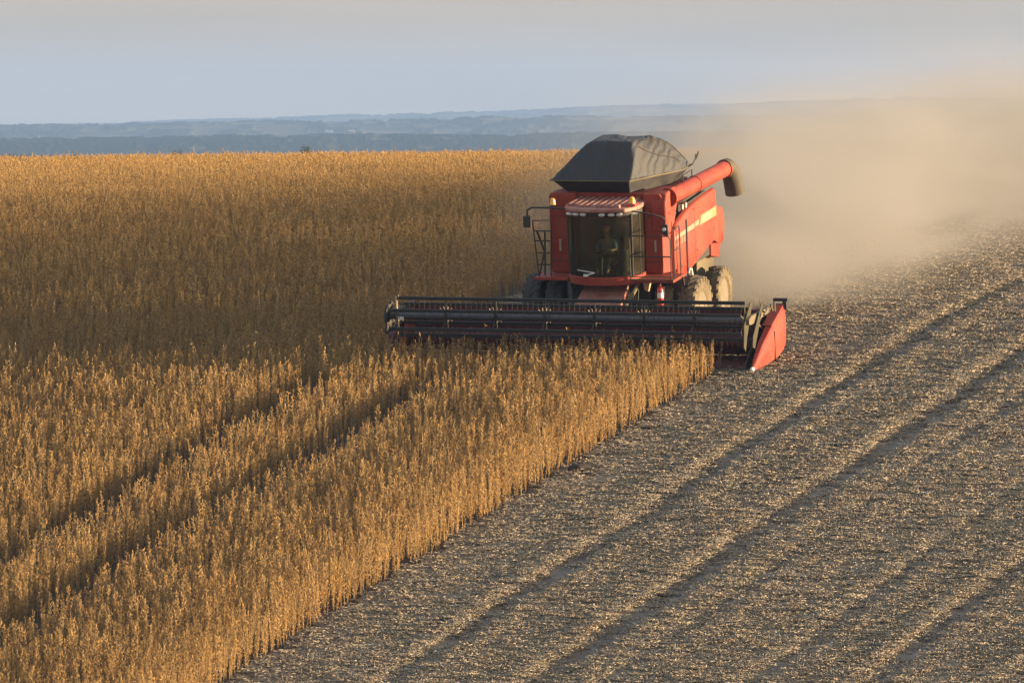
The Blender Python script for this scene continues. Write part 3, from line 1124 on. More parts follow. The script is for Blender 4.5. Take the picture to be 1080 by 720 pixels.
b.build('roof_pad', 'extinguisher', roof, .02)
for x in (-.80, -.60, -.38, .16, .42, .64):
    y = -1.66 + .22*abs(x)**2
    b = MB()
    b.lathe([(0, .0), (.012, .06), (.03, .080), (.10, .075), (.10, .0)], (0, 0, 0), 'Y', 20)
    o = b.build('work_light', 'lamp', cab)
    o.location = (x, y, 3.775)
    o.scale = (1.15, 1, .62)
    o.rotation_euler = (R(10), 0, math.atan2(x*.25, 1))
b = MB()
b.bar((-.35, -1.56, 2.12), (-.10, -1.60, 2.20), .018, 6).bar((-.10, -1.60, 2.20), (-.62, -1.47, 2.25), .012, 6).span(-.42, -.30, -1.60, -1.52, 2.09, 2.15)
b.build('wiper', 'white', cab)
# seat, steering column and console inside
b = MB()
b.span(-.24, .26, -.92, -.42, 2.28, 2.39).span(-.24, .26, -.50, -.38, 2.37, 3.02).bar((0, -.65, 2.1), (0, -.65, 2.3), .09, 10)
b.build('driver_seat', 'seat', cab, .04)
b = MB()
b.bar((0, -1.36, 2.1), (0, -1.22, 2.66), .05, 10)
b.tube([(.20*math.cos(a), -1.20 + .20*math.sin(a)*.85, 2.72 - .20*math.sin(a)*.45) for a in np.linspace(0, 2*math.pi, 25)], .016, 6)
b.build('steering_wheel', 'black', cab)
b = MB()
b.span(.42, .62, -.95, -.30, 2.12, 2.72).span(.50, .60, -1.06, -.98, 2.72, 3.02)
b.build('console', 'dark', cab, .02)

# beacons and mirrors
for x, y, z in ((-1.30, -1.30, 3.98), (.90, -1.20, 4.03)):
    b = MB()
    b.lathe([(0, .085), (.03, .085), (.05, .075), (.16, .065), (.19, .03), (.195, .0)], (0, 0, 0), 'Z', 20)
    o = b.build('beacon', 'amber', combine)
    o.location = (x, y, z)
    b = MB()
    b.lathe([(-.12, .03), (-.02, .03), (-.02, .095), (.01, .095)], (0, 0, 0), 'Z', 16)
    b.build('beacon_base', 'black', o)
b = MB()
b.tube([(-.9, -1.38, 3.90), (-1.3, -1.42, 3.93), (-1.86, -1.45, 3.93), (-1.98, -1.46, 3.86), (-1.98, -1.46, 3.70)], .026, 8)
mir = b.build('mirror_arm', 'rail', combine)
b = MB()
b.box((-2.0, -1.46, 3.55), (.20, .08, .32), (0, 0, R(8)))
b.build('mirror', 'black', mir, .03)
b = MB()
b.tube([(.9, -1.36, 3.86), (1.35, -1.36, 3.80), (1.74, -1.30, 3.70), (1.82, -1.26, 3.62), (1.82, -1.24, 3.44)], .022, 8)
mir = b.build('mirror_arm', 'rail', combine)
b = MB()
b.box((1.82, -1.24, 3.33), (.18, .08, .30), (0, 0, R(-10)))
b.build('mirror', 'black', mir, .03)
b = MB()
b.lathe([(-.02, .05), (.03, .05), (.045, .0)], (1.80, -1.30, 3.36), 'Y', 14)
b.build('marker_lamp', 'lamp', mir)

# platform, railings, ladder
b = MB()
b.span(.98, 2.02, -1.32, -.20, 1.90, 1.98)
b.build('platform', 'maroon', combine, .015)
b = MB()
b.span(-1.95, -.98, -1.15, -.40, 1.90, 1.98)
b.build('platform', 'maroon', combine, .015)
b = MB()
b.bar((.80, -1.35, 1.99), (2.04, -1.35, 1.99), .020, 6).bar((.80, -1.35, 2.07), (2.04, -1.35, 2.07), .016, 6)
b.build('platform_edge', 'tan', combine)


def railing(pts_list, name='handrail', r=.02):
    b = MB()
    for q in pts_list:
        b.tube(q, r, 6)
    return b.build(name, 'rail', combine)


railing([[(.84, -1.36, 1.98), (.84, -1.36, 3.10), (.92, -1.36, 3.18), (1.92, -1.36, 3.18), (1.98, -1.36, 3.10), (1.98, -1.36, 1.98)],
         [(.84, -1.36, 2.62), (1.98, -1.36, 2.62)]])
railing([[(2.0, -1.15, 1.98), (2.0, -1.10, 3.30), (2.0, -.62, 3.36), (2.0, -.56, 3.28), (2.0, -.52, 1.98)], [(2.0, -1.13, 2.75), (2.0, -.54, 2.75)]])
railing([[(1.98, .20, 1.75), (1.98, .20, 3.38)]], r=.03)
railing([[(-1.86, -.98, 1.98), (-1.98, -1.0, 3.42), (-1.98, -1.0, 3.50), (-1.46, -1.0, 3.52), (-1.46, -1.0, 3.42), (-1.52, -.98, 1.98)]] +
        [[(-1.88 - .1*(z - 2.2)/1.3, -.99, z), (-1.51 + .05*(z - 2.2)/1.3, -.99, z)] for z in (2.3, 2.62, 2.95, 3.22)])
railing([[(-1.86, -.96, 2.0), (-1.80, -.6, 2.6), (-1.90, -.9, 3.2)], [(-1.70, -.95, 2.0), (-1.74, -.7, 3.15)]], r=.03)
b = MB()
for s in (0, .52):
    b.tube([(2.06, -.55 + s, 1.95), (2.16, -.55 + s, 1.2), (2.20, -.55 + s, .55)], .03, 6)
for z in (.62, .98, 1.34, 1.70):
    b.span(2.04 - (z - 1.95)*.10, 2.22 - (z - 1.95)*.10, -.55, -.03, z - .02, z + .02)
b.build('ladder', 'dark', combine)
b = MB()
b.tube([(2.02, .10, 1.92), (2.05, .12, 2.06), (2.08, .22, 2.02), (2.10, .32, 1.55)], .028, 8)
b.build('ladder_grip', 'white', combine)
b = MB()
b.span(1.25, 1.98, -.55, .10, .98, 1.74).span(1.30, 1.94, -.62, -.54, 1.0, 1.05)
bx_ = b.build('battery_box', 'dark', combine, .02)
b = MB()
b.span(1.32, 1.98, -.66, -.56, .93, 1.0)
b.build('box_step', 'chrome', bx_)
b = MB()
b.lathe([(0, .0), (.0, .075), (.02, .085), (.42, .085), (.48, .06), (.50, .03), (.54, .03)], (0, 0, 0), 'Z', 20)
ext = b.build('fire_extinguisher', 'extinguisher', combine)
ext.location = (1.60, -1.18, 1.28)
b = MB()
b.box((0, -.03, .56), (.05, .12, .03)).tube([(0, 0, .53), (.10, 0, .50), (.11, 0, .25)], .014, 6)
b.build('extinguisher_valve', 'black', ext)
b = MB()
b.lathe([(.20, .087), (.34, .087)], (0, 0, 0), 'Z', 20)
b.build('extinguisher_label', 'white', ext)
b = MB()
b.hexa([(1.10, -1.12, 1.88), (1.30, -1.12, 1.88), (1.30, -.95, 1.88), (1.10, -.95, 1.88)], [(1.13, -1.10, 1.66), (1.24, -1.10, 1.62), (1.24, -1.0, 1.62), (1.13, -1.0, 1.66)])
b.build('light_bracket', 'pale', combine, .01)
b = MB()
b.bar((.98, -1.05, 1.86), (.62, -1.75, 1.08), .06, 10).bar((.80, -1.40, 1.48), (.50, -1.95, .82), .035, 10)
b.build('lift_cylinder', 'tan', combine)
b = MB()
b.bar((-.98, -1.05, 1.86), (-.72, -1.75, 1.08), .06, 10).bar((-.84, -1.40, 1.48), (-.70, -1.95, .82), .035, 10)
b.build('lift_cylinder', 'dark', combine)
for k in range(5):
    for q in ([(.70 + .05*k, -.9, 1.75), (.72 + .07*k, -1.3, 1.45 - .03*k), (.66 + .03*k, -1.9, 1.15)],
              [(-.80 - .03*k, -.9, 1.70), (-.82 - .04*k, -1.35, 1.40 - .03*k), (-.76 - .02*k, -1.9, 1.1)]):
        b = MB()
        b.tube(q, .014, 5)
        b.build('hydraulic_hose', 'black', combine)

# feeder house with its cross ribs
b = MB()
b.hexa([(-.62, -.70, 1.80), (.62, -.70, 1.80), (.62, -.70, 1.10), (-.62, -.70, 1.10)], [(-.68, -2.34, 1.12), (.68, -2.34, 1.12), (.68, -2.34, .35), (-.68, -2.34, .35)])
fd = b.build('feeder_house', 'feeder', combine, .03)
b = MB()
for k in range(5):
    t = .12 + k*.19
    y, z = -.70 - 1.64*t, 1.80 - .68*t + .012
    b.box((0, y, z), (1.22, .05, .035), (R(22.5), 0, 0))
b.build('feeder_rib', 'feeder', fd)

# ------------------------------------------------------------------ header: trough, cross auger, cutter bar, reel, dividers
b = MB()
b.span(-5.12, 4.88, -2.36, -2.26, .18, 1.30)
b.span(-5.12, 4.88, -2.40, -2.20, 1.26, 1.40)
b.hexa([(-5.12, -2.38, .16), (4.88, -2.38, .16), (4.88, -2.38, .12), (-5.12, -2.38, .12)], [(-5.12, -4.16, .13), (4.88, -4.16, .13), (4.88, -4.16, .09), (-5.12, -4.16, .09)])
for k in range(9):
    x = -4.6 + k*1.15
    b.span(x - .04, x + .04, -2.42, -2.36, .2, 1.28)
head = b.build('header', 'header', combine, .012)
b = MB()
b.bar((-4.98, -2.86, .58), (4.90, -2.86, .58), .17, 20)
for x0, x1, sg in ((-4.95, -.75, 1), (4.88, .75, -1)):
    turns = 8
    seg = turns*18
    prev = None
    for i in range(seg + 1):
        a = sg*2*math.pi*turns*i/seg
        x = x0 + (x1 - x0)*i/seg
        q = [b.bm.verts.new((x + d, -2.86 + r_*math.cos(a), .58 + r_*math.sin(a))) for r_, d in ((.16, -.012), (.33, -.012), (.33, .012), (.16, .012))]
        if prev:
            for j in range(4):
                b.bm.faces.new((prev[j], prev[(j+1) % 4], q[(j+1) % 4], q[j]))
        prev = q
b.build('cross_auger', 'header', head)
b = MB()
b.span(-5.1, 5.0, -4.22, -4.14, .09, .14)
x = -5.05
while x < 4.95:
    b.prism([(x - .03, -4.22), (x + .03, -4.22), (x, -4.36)], 'Z', .10, .125)
    x += .1016
b.build('cutter_bar', 'dark', head)

RY, RZ, RR_ = -3.95, 1.38, .50
b = MB()
b.bar((-4.95, RY, RZ), (4.78, RY, RZ), .105, 20)
b.build('reel_tube', 'bluegrey', head)
ANG = [R(90 + 60*k + 2) for k in range(6)]
for a in ANG:
    y, z = RY + RR_*math.cos(a), RZ + RR_*math.sin(a)
    b = MB()
    b.bar((-4.95, y, z), (4.78, y, z), .026, 8)
    b.span(-4.95, 4.78, y - .008, y + .008, z - .075, z)
    x = -4.90
    while x < 4.76:                                   # spring tines hang from every bat
        b.bar((x, y, z), (x, y + .05, z - .27), .007, 4, .004)
        x += .145
    b.build('reel_bat', 'black', head)
for k in range(8):
    x = -4.93 + k*(9.69/7)
    b = MB()
    for a in ANG:
        y, z = RY + RR_*math.cos(a), RZ + RR_*math.sin(a)
        b.bar((x, RY, RZ), (x, y, z), .016, 6)
    b.lathe([(-.02, .16), (.02, .16)], (x, RY, RZ), 'X', 18)
    b.build('reel_spider', 'tan' if k in (0, 7) else 'dark', head)
    if k not in (0, 7):                              # bright clamp fingers on the tube
        b = MB()
        for a in (R(50), R(75), R(105), R(130)):
            b.bar((x + .10*math.cos(a), RY - .07, RZ + .08), (x + .26*math.cos(a), RY - .10, RZ + .10 + .18*math.sin(a)), .011, 5)
        b.build('reel_clamp', 'pale', head)
# reel arms and hydraulic lifts at both ends
for s, x, mt in ((1, 4.88, 'tan'), (-1, -5.06, 'black')):
    b = MB()
    b.prism([(-2.3, 1.30), (-2.3, 1.46), (-3.9, 1.50), (-4.12, 1.44), (-4.12, 1.30), (-3.9, 1.26)], 'X', x - .05, x + .05)
    b.bar((x, -2.7, .9), (x, -3.5, 1.34), .035, 8)
    b.build('reel_arm', mt, head, .012)
    b = MB()
    b.prism([(-2.25, .14), (-2.25, 1.36), (-2.8, 1.30), (-3.6, .62), (-4.2, .26), (-4.2, .12)], 'X', x - .07*s - .02, x - .07*s + .02)
    b.build('end_sheet', 'maroon' if s < 0 else 'black', head, .01)
b = MB()                                             # yellow-dusty shield plates standing beside the reel's right end
b.prism([(-3.45, 1.80), (-3.62, 1.84), (-4.30, 1.30), (-4.38, .72), (-4.22, .60), (-4.02, .98)], 'X', 4.81, 4.84)
b.prism([(-2.95, 1.70), (-3.12, 1.72), (-4.02, .98), (-4.10, .70), (-3.9, .62)], 'X', 4.97, 5.0)
b.build('reel_shield', 'olive_dust', head, .01)
b = MB()                                             # chain drive at the reel's left end
for y, z, r_ in ((-3.95, 1.38, .30), (-3.55, 1.20, .17), (-4.1, 1.02, .13), (-3.7, 1.62, .10)):
    b.lathe([(-.03, r_*.5), (-.03, r_), (.03, r_), (.03, r_*.5)], (-5.20, y, z), 'X', 22)
b.tube([(-5.16, -2.4, 1.2), (-5.2, -3.0, 1.55), (-5.24, -3.6, 1.62), (-5.2, -4.0, 1.4)], .025, 6)
b.tube([(-5.1, -3.4, .9), (-5.28, -3.6, 1.25), (-5.2, -4.2, 1.1), (-5.1, -4.2, .8)], .022, 6)
b.span(-5.26, -5.14, -4.0, -3.6, .95, 1.1)
b.build('reel_drive', 'dark', head)
b = MB()
b.span(-4.98, -4.93, -4.02, -3.94, 1.56, 1.90).span(-4.88, -4.90, -3.99, -3.97, 1.84, 1.94)
b.build('reel_end_bracket', 'pale', head, .008)
b = MB()
b.span(-4.90, -4.74, -4.08, -4.05, 1.28, 1.36)
b.build('reflector', 'white', head)


def divider(xc, s, mat, tipmat):
    """crop divider: a tapering shield with a pointed snout"""
    b = MB()
    # (y, z_bottom, z_top, half width, x shift)
    sec = [(-4.46, .11, .22, .03, 0), (-4.2, .07, .42, .075, .0), (-3.7, .05, .74, .12, .01), (-3.1, .05, 1.00, .15, .02), (-2.6, .08, 1.20, .165, .03),
           (-2.1, .16, 1.36, .165, .03), (-1.78, .30, 1.42, .15, .02), (-1.62, .48, 1.36, .11, .0)]
    rings = []
    for y, z0, z1, hw, sh in sec:
        zc = (z0 + z1)/2
        c = xc + s*sh
        ring = [(c - hw, z0 + (z1-z0)*.12), (c - hw, z1 - (z1-z0)*.16), (c - hw*.55, z1), (c + hw*.55, z1 - .015), (c + hw*.98, z1 - (z1-z0)*.14),
                (c + hw*1.08, zc), (c + hw*.92, z0 + (z1-z0)*.10), (c, z0)]
        if s < 0:
            ring = [(2*c - q[0], q[1]) for q in ring]
        rings.append([b.bm.verts.new((q[0], y, q[1])) for q in ring])
    for A, B in zip(rings, rings[1:]):
        for i in range(8):
            b.bm.faces.new((A[i], A[(i+1) % 8], B[(i+1) % 8], B[i]))
    b.bm.faces.new(rings[0]); b.bm.faces.new(rings[-1][::-1])
    dv = b.build('crop_divider', mat, head, .012, True, 40)
    b = MB()
    b.lathe([(-.10, .001), (-.095, .035), (-.06, .060), (.0, .068), (.05, .055)], (xc, -4.48, .165), 'Y', 16)
    b.build('divider_tip', tipmat, head)
    return dv


divider(5.08, 1, 'red', 'white')
b = MB()
b.prism([(4.98, 1.0), (5.005, 1.0), (5.005, .1), (4.98, .1)], 'Y', -2.87, -2.85)
b.span(5.255, 5.278, -2.93, -2.90, .12, .92)
b.build('divider_joint', 'black', head)
b = MB()
b.hexa([(4.94, -2.96, 1.075), (5.20, -2.96, 1.06), (5.22, -1.85, 1.425), (4.96, -1.85, 1.44)], [(4.94, -2.96, 1.10), (5.20, -2.96, 1.085), (5.22, -1.85, 1.452), (4.96, -1.85, 1.465)])
b.build('divider_cover', 'maroon', head, .008)
b = MB()
b.span(4.90, 5.30, -1.72, -1.60, 1.52, 1.60).span(5.16, 5.28, -1.74, -1.58, 1.30, 1.52).span(4.92, 5.20, -1.68, -1.64, 1.42, 1.45)
b.build('width_marker', 'black', head, .01)
b = MB()
b.tube([(4.88, -2.5, 1.3), (5.10, -2.9, 1.52), (5.10, -3.3, 1.42)], .03, 6).bar((5.05, -2.3, 1.38), (5.12, -2.7, 1.60), .03, 6).bar((5.08, -2.2, 1.3), (5.08, -2.2, 1.6), .03, 6)
b.build('lift_linkage', 'tan', head)
divider(-5.22, -1, 'header', 'dark')  # left divider gets the shade-darkened red, the right one the full red
b = MB()
b.tube([(-5.34, -3.55, 1.02), (-5.35, -3.60, .6), (-5.36, -3.62, .1)], .034, 8)
b.build('divider_rod', 'chrome', head)


# ------------------------------------------------------------------ the driver, seated behind the windscreen
def skin_figure(name, joints, edges, mat, parent=None, levels=2):
    me = bpy.data.meshes.new(name)
    me.from_pydata([j[0] for j in joints], edges, [])
    o = bpy.data.objects.new(name, me)
    COL.objects.link(o)
    sk = o.modifiers.new('skin', 'SKIN')
    sk.use_smooth_shade = True
    for v, j in zip(me.skin_vertices[0].data, joints):
        v.radius = j[1] if isinstance(j[1], tuple) else (j[1], j[1])
    me.skin_vertices[0].data[0].use_root = True
    sb = o.modifiers.new('smooth', 'SUBSURF')
    sb.levels = sb.render_levels = levels
    me.materials.append(M[mat])
    if parent is not None:
        o.parent = parent
    return o


J = [((0, 0, 0), (.15, .12)), ((0, -.01, .20), (.14, .10)), ((0, -.02, .40), (.17, .11)), ((0, -.03, .52), (.07, .06)), ((0, -.05, .60), (.052, .052)),
     ((0, -.08, .70), (.085, .10)), ((0, -.08, .80), (.07, .085)),
     ((-.20, -.02, .47), .058), ((-.27, -.16, .24), .046), ((-.17, -.43, .27), .036), ((-.15, -.50, .29), .038),
     ((.20, -.02, .47), .058), ((.27, -.16, .24), .046), ((.17, -.43, .27), .036), ((.15, -.50, .29), .038),
     ((-.10, -.05, -.02), .09), ((-.14, -.46, .03), .066), ((-.14, -.54, -.26), .045), ((-.14, -.66, -.29), .04),
     ((.10, -.05, -.02), .09), ((.14, -.46, .03), .066), ((.14, -.54, -.26), .045), ((.14, -.66, -.29), .04)]
E_ = [(0, 1), (1, 2), (2, 3), (3, 4), (4, 5), (5, 6), (2, 7), (7, 8), (8, 9), (9, 10), (2, 11), (11, 12), (12, 13), (13, 14),
      (0, 15), (15, 16), (16, 17), (17, 18), (0, 19), (19, 20), (20, 21), (21, 22)]
person = skin_figure('person', J, E_, 'skin')
tag(person, 'driver in an orange cap seated behind the tinted windscreen, hands on the wheel', 'person')
shirt = skin_figure('shirt', [(J[i][0], tuple(q*1.13 for q in (J[i][1] if isinstance(J[i][1], tuple) else (J[i][1],)*2))) for i in (0, 1, 2, 3, 7, 8, 11, 12)],
                    [(0, 1), (1, 2), (2, 3), (2, 4), (4, 5), (2, 6), (6, 7)], 'cloth_shirt', person)
trs = skin_figure('trousers', [(J[i][0], tuple(q*1.13 for q in (J[i][1] if isinstance(J[i][1], tuple) else (J[i][1],)*2))) for i in (0, 15, 16, 17, 19, 20, 21)],
                  [(0, 1), (1, 2), (2, 3), (0, 4), (4, 5), (5, 6)], 'cloth_trousers', person)
b = MB()
b.lathe([(.0, .108), (.03, .112), (.09, .085), (.12, .04), (.125, .0)], (0, -.075, .775), 'Z', 20)
b.prism([(-.085, -.15), (-.06, -.26), (0, -.285), (.06, -.26), (.085, -.15)], 'Z', .778, .792)
b.build('cap', 'cap', person)
for s in (-1, 1):
    b = MB()
    b.lathe([(-.008, .0), (-.006, .012), (.006, .012)], (s*.034, -.175, .735), 'Y', 10)
    b.build('eye', 'black', person)
b = MB()
b.hexa([(-.012, -.172, .735), (.012, -.172, .735), (.012, -.15, .735), (-.012, -.15, .735)], [(-.018, -.20, .69), (.018, -.20, .69), (.02, -.15, .685), (-.02, -.15, .685)])
b.build('nose', 'skin', person, .006)
for s in (-1, 1):                                    # fingers wrapped over the wheel rim
    for k in range(4):
        fx = s*(.17 - .022*k)
        ln = (.070, .078, .074, .058)[k]
        f = skin_figure('finger', [((fx, -.505, .302), .010), ((fx, -.505 - ln*.55, .312), .009), ((fx, -.505 - ln*.85, .288), .008), ((fx, -.505 - ln*.75, .262), .007)],
                        [(0, 1), (1, 2), (2, 3)], 'skin', person, 1)
    skin_figure('thumb', [((s*.125, -.485, .295), .011), ((s*.105, -.525, .290), .010), ((s*.098, -.555, .282), .008)], [(0, 1), (1, 2)], 'skin', person, 1)
ma = combine.rotation_euler.to_matrix()
person.location = ma @ Vector((.02, -.68, 2.46))
person.rotation_euler = combine.rotation_euler

# ------------------------------------------------------------------ things on the ground and far away
def clod(x, y, r, label, seed):
    b = MB()
    bmesh.ops.create_icosphere(b.bm, subdivisions=3, radius=r)
    for v in b.bm.verts:
        q = v.co
        k = 1 + .32*float(fbm(q.x/r*1.4 + seed, q.y/r*1.4 + q.z/r, seed, 3))
        v.co = Vector((q.x*k*1.5, q.y*k, q.z*k*.62))
    o = b.build('soil_clod', M['clod'])
    o.location = (x, y, float(ground_z(x, y)) + r*.25)
    tag(o, label, 'clod')


M['clod'] = surface('dark_soil', (.030, .024, .020), .95, dust=.3, dust_col=(.10, .075, .05), scale=9, bump=.8)
clod(4.55, -18.3, .22, 'larger dark soil clod lying against the edge of the standing crop', 3)
clod(4.95, -19.0, .13, 'small dark soil clod just beside the larger clod at the crop edge', 8)


def far_tree(px, dist, hgt, wid, base_z, label, seed):
    a = math.atan((px - 540)/12000) - AZ
    x, y = CAM.x + dist*math.sin(a), CAM.y + dist*math.cos(a)
    root = bpy.data.objects.new('tree', None)
    COL.objects.link(root)
    root.location = (x, y, base_z)
    tag(root, label, 'tree')
    b = MB()
    b.tube([(0, 0, -1), (.15, .1, hgt*.25), (-.1, .2, hgt*.5), (.1, 0, hgt*.8)], [wid*.05, wid*.04, wid*.03, wid*.012], 8)
    rg = random.Random(seed)
    tips = []
    for k in range(7):
        an = rg.uniform(0, 6.28)
        z0 = hgt*rg.uniform(.35, .6)
        tip = (math.cos(an)*wid*.36, math.sin(an)*wid*.36, z0 + hgt*rg.uniform(.12, .28))
        tips.append(tip)
        b.tube([(0, .1, z0), tuple(q*.55 if i < 2 else z0 + (q - z0)*.6 for i, q in enumerate(tip)), tip], [wid*.02, wid*.014, wid*.006], 6)
    b.build('trunk', M['bark'], root)
    r2 = np.random.default_rng(seed)
    n_ = 5200
    cen = np.array([(t[0], t[1], t[2]) for t in tips] + [(0, 0, hgt*.82), (wid*.15, 0, hgt*.7), (-wid*.2, .1, hgt*.72)])
    ci = r2.integers(0, len(cen), n_)
    d = r2.normal(0, 1, (n_, 3))
    d /= np.linalg.norm(d, axis=1)[:, None]
    P_ = cen[ci] + d*(r2.random((n_, 1))**.4)*np.array([wid*.2, wid*.2, hgt*.17])
    e1 = r2.normal(0, 1, (n_, 3)); e1 /= np.linalg.norm(e1, axis=1)[:, None]
    e2 = np.cross(e1, d); e2 /= np.linalg.norm(e2, axis=1)[:, None] + 1e-6
    sz_ = r2.uniform(.10, .22, (n_, 1))*wid/7
    q = np.stack([P_ - e1*sz_, P_ - e2*sz_*.6, P_ + e1*sz_, P_ + e2*sz_*.6], 1).reshape(-1, 3)
    cr = mesh_from('crown', q, np.arange(n_*4).reshape(-1, 4), M['leaf'], False)
    cr.parent = root


M['bark'] = surface('bark', (.07, .05, .035), .9, dust=0)
M['leaf'] = surface('dark_leaves', (.028, .042, .014), .7, dust=.5, dust_col=(.05, .065, .02), scale=.5)
def crest_tree(px, ytop, dist, hgt, wid, label, seed):
    """a tree whose top just shows above the crest: its foot stands on the low ground behind"""
    ztop = CAM.z - (ytop - 130.4)/12000*dist
    far_tree(px, dist, hgt, wid, ztop - hgt, label, seed)


crest_tree(190, 156.6, 1700, 7.0, 2.6, 'low pale tree top barely showing over the left part of the field crest', 9)
crest_tree(320, 152.5, 1500, 7.0, 2.6, 'dark green tree top peeping over the crest of the field', 4)

# small white farm buildings far off on the hillside
M['whitewash'] = surface('whitewashed_wall', (.55, .53, .50), .8, dust=.1)
M['tin_roof'] = surface('tin_roof', (.34, .32, .31), .7, dust=.2)
for px, ypx, wd, lab in ((347, 140.5, 9, 'larger white farm building on the far hillside above the dark tree top'),
                          (371, 141.5, 5.5, 'small white farm building on the far hillside beside the larger one')):
    a = math.atan((px - 540)/12000)
    ia = int(np.argmin(np.abs(np.radians(az) - a)))
    yscr = 130.4 + 12000*(CAM.z - hz[:, ia])/rr          # where each step of the hillside shows, nearest first
    vis = yscr <= np.minimum.accumulate(yscr) + 1e-6
    ir = int(np.argmin(np.where(vis & (rr > 7000), np.abs(yscr - ypx), 1e9)))
    fx, fy, fz = float(HX[ir, ia]), float(HY[ir, ia]), float(hz[ir, ia])
    root = bpy.data.objects.new('farm_building', None)
    COL.objects.link(root)
    root.location = (fx, fy, fz)
    root.rotation_euler = (0, 0, AZ)
    tag(root, lab, 'building', 'white farm buildings on the far hillside')
    b = MB()
    b.span(-wd/2, wd/2, -2.5, 2.5, -3, 2.0)
    b.build('wall', 'whitewash', root)
    b = MB()
    b.prism([(-2.8, 1.97), (2.8, 1.97), (0, 3.1)], 'X', -wd/2 - .6, wd/2 + .6)
    b.build('roof', 'tin_roof', root)

# ------------------------------------------------------------------ drifting dust behind the harvester
m = bpy.data.materials.new('drifting_dust')
m.use_nodes = True
nt = m.node_tree; n, l = nt.nodes, nt.links
n.clear()
outn = n.new('ShaderNodeOutputMaterial')
pv = n.new('ShaderNodeVolumePrincipled')
pv.inputs['Color'].default_value = (.47, .45, .42, 1)
pv.inputs['Anisotropy'].default_value = .0
ge = n.new('ShaderNodeNewGeometry')
sp_ = n.new('ShaderNodeSeparateXYZ')
l.new(ge.outputs['Position'], sp_.inputs[0])
X_, Y_, Z_ = sp_.outputs


def MN(op, a, b=None, clamp=False):
    return math_node(n, l, op, a, b, clamp)


# height above the sloping ground
ex = MN('EXPONENT', MN('MULTIPLY', MN('MAXIMUM', Y_, 0.0), -1/LEN))
gz = MN('MULTIPLY', MN('SUBTRACT', 1.0, ex), SLOPE*LEN)
hgt = MN('MAXIMUM', MN('SUBTRACT', Z_, gz), 0.0)
sdist = MN('MAXIMUM', MN('SUBTRACT', Y_, 4.6), 0.0)
xc = MN('ADD', MN('MULTIPLY', sdist, DUST['drift']), DUST['x0'])
wid_ = MN('ADD', MN('MULTIPLY', sdist, DUST['spread']), DUST['w0'])
top = MN('ADD', MN('MULTIPLY', sdist, DUST['rise']), DUST['h0'])
u_ = MN('DIVIDE', MN('SUBTRACT', X_, xc), wid_)
gx_ = MN('EXPONENT', MN('MULTIPLY', MN('MULTIPLY', u_, u_), -1.0))
v_ = MN('DIVIDE', hgt, top)
gv_ = MN('EXPONENT', MN('MULTIPLY', MN('POWER', v_, 2.6), -1.0))
on = map_range(n, l, Y_, 4.0, 5.5, 0, 1)
off = map_range(n, l, Y_, 62, 92, 1, 0)
tc = n.new('ShaderNodeTexCoord')
mp = n.new('ShaderNodeMapping')
mp.inputs['Scale'].default_value = (.20, .11, .30)
l.new(ge.outputs['Position'], mp.inputs['Vector'])
nz_ = n.new('ShaderNodeTexNoise')
nz_.inputs['Scale'].default_value = 1.0
nz_.inputs['Detail'].default_value = 3.5
nz_.inputs['Distortion'].default_value = .5
l.new(mp.outputs['Vector'], nz_.inputs['Vector'])
nf_ = map_range(n, l, nz_.outputs['Fac'], .41, .60, .02, 2.3)
thin = MN('DIVIDE', DUST['d'], MN('ADD', 1.0, MN('MULTIPLY', sdist, DUST['thin'])))
den = MN('MULTIPLY', MN('MULTIPLY', MN('MULTIPLY', gx_, gv_), MN('MULTIPLY', on, off)), MN('MULTIPLY', nf_, thin))
l.new(den, pv.inputs['Density'])
l.new(pv.outputs[0], outn.inputs['Volume'])
m.cycles.volume_sampling = 'MULTIPLE_IMPORTANCE'
b = MB()
pr = []
for y in (4.0, 10, 20, 32, 50, 70, 92):
    z0 = float(ground_z(6, y)) - .6
    s_ = y - 4.6
    x0, x1 = DUST['x0'] + DUST['drift']*s_ - 2.1*(DUST['w0'] + DUST['spread']*s_), DUST['x0'] + DUST['drift']*s_ + 2.1*(DUST['w0'] + DUST['spread']*s_)
    ht = 1.8*(DUST['h0'] + DUST['rise']*max(s_, 0)) + 1
    pr.append([b.bm.verts.new(q) for q in ((x0, y, z0 - .5), (x1, y, z0 - .5), (x1, y, z0 + ht), (x0, y, z0 + ht))])
for A, B in zip(pr, pr[1:]):
    for i in range(4):
        b.bm.faces.new((A[i], A[(i+1) % 4], B[(i+1) % 4], B[i]))
b.bm.faces.new(pr[0]); b.bm.faces.new(pr[-1][::-1])
dust = b.build('dust_cloud', m, None, 0, False)
tag(dust, 'cloud of pale tan dust drifting away behind the red combine harvester', kind='stuff')

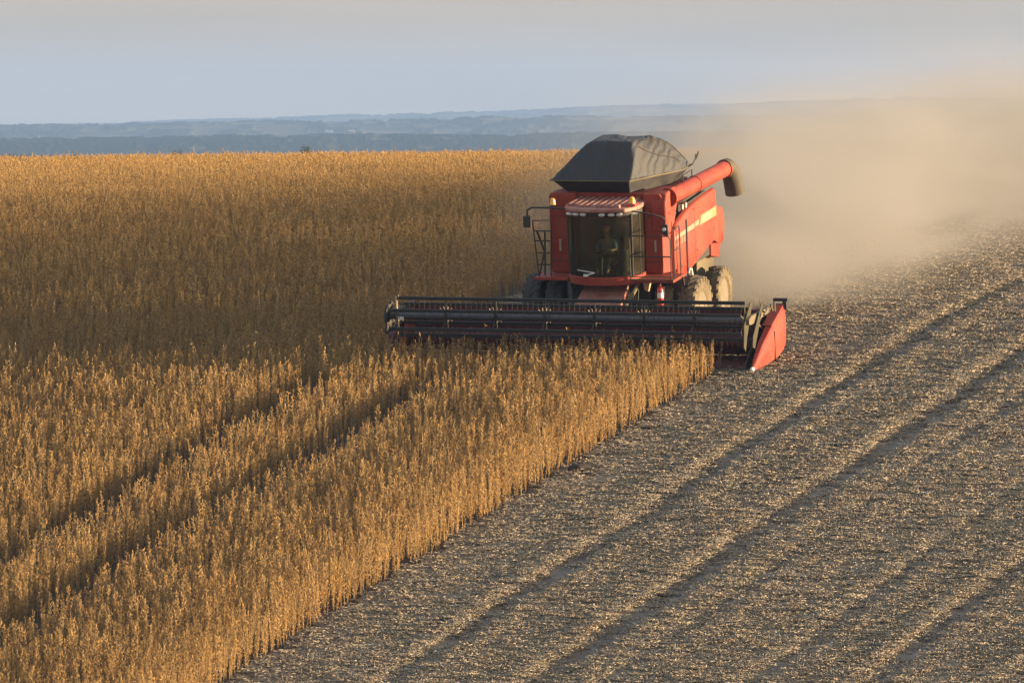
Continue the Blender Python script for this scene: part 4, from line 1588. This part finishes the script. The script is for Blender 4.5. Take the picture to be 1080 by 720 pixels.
# chaff thrown out low behind the machine and still in the air
r3 = np.random.default_rng(77)
nc = 5200
cy = 4.6 + r3.gamma(2.0, 2.6, nc)
cx = .6 + r3.normal(0, 1, nc)*(1.6 + .16*(cy - 4.6))
ch = np.abs(r3.normal(0, 1, nc))*(.85 - .02*(cy - 4.6)).clip(.25, 1)
cp = np.stack([cx, cy, ground_z(cx, cy) + .03 + ch], 1)
e1 = r3.normal(0, 1, (nc, 3)); e1 /= np.linalg.norm(e1, axis=1)[:, None]
e2 = np.cross(e1, r3.normal(0, 1, (nc, 3))); e2 /= np.linalg.norm(e2, axis=1)[:, None]
e3 = np.cross(e1, e2)
ln_ = r3.uniform(.012, .040, (nc, 1)); wd_ = r3.uniform(.006, .014, (nc, 1))
cv = np.stack([cp - e1*ln_, cp + e2*wd_, cp + e1*ln_, cp - e2*wd_, cp + e3*wd_*.6, cp - e3*wd_*.6], 1).reshape(-1, 3)
tri = np.array([[0, 1, 4], [1, 2, 4], [2, 3, 4], [3, 0, 4], [1, 0, 5], [2, 1, 5], [3, 2, 5], [0, 3, 5]])
cf = (np.arange(nc)[:, None, None]*6 + tri[None]).reshape(-1, 3)
M['chaff'] = surface('dry_chaff', (.34, .26, .14), .8, dust=.3, dust_col=(.46, .38, .24), scale=1.3)
chf = mesh_from('flying_chaff', cv, cf, M['chaff'], False)
tag(chf, 'golden chaff flying low over the ground behind the rear wheels', kind='stuff')

# ------------------------------------------------------------------ haze: the evening air between here and the hills
m = bpy.data.materials.new('evening_haze')
m.use_nodes = True
nt = m.node_tree; n, l = nt.nodes, nt.links
n.clear()
outn = n.new('ShaderNodeOutputMaterial')
pv = n.new('ShaderNodeVolumePrincipled')
pv.inputs['Color'].default_value = (*HAZE['col'], 1)
pv.inputs['Density'].default_value = HAZE['d']
pv.inputs['Anisotropy'].default_value = 0.0
l.new(pv.outputs[0], outn.inputs['Volume'])
m.cycles.homogeneous_volume = True
b = MB()
b.span(-27000, 27000, -27000, 27000, -75, 150)
hz_o = b.build('haze', m, None, 0, False)
tag(hz_o, 'pale blue evening haze over the far country', kind='stuff')
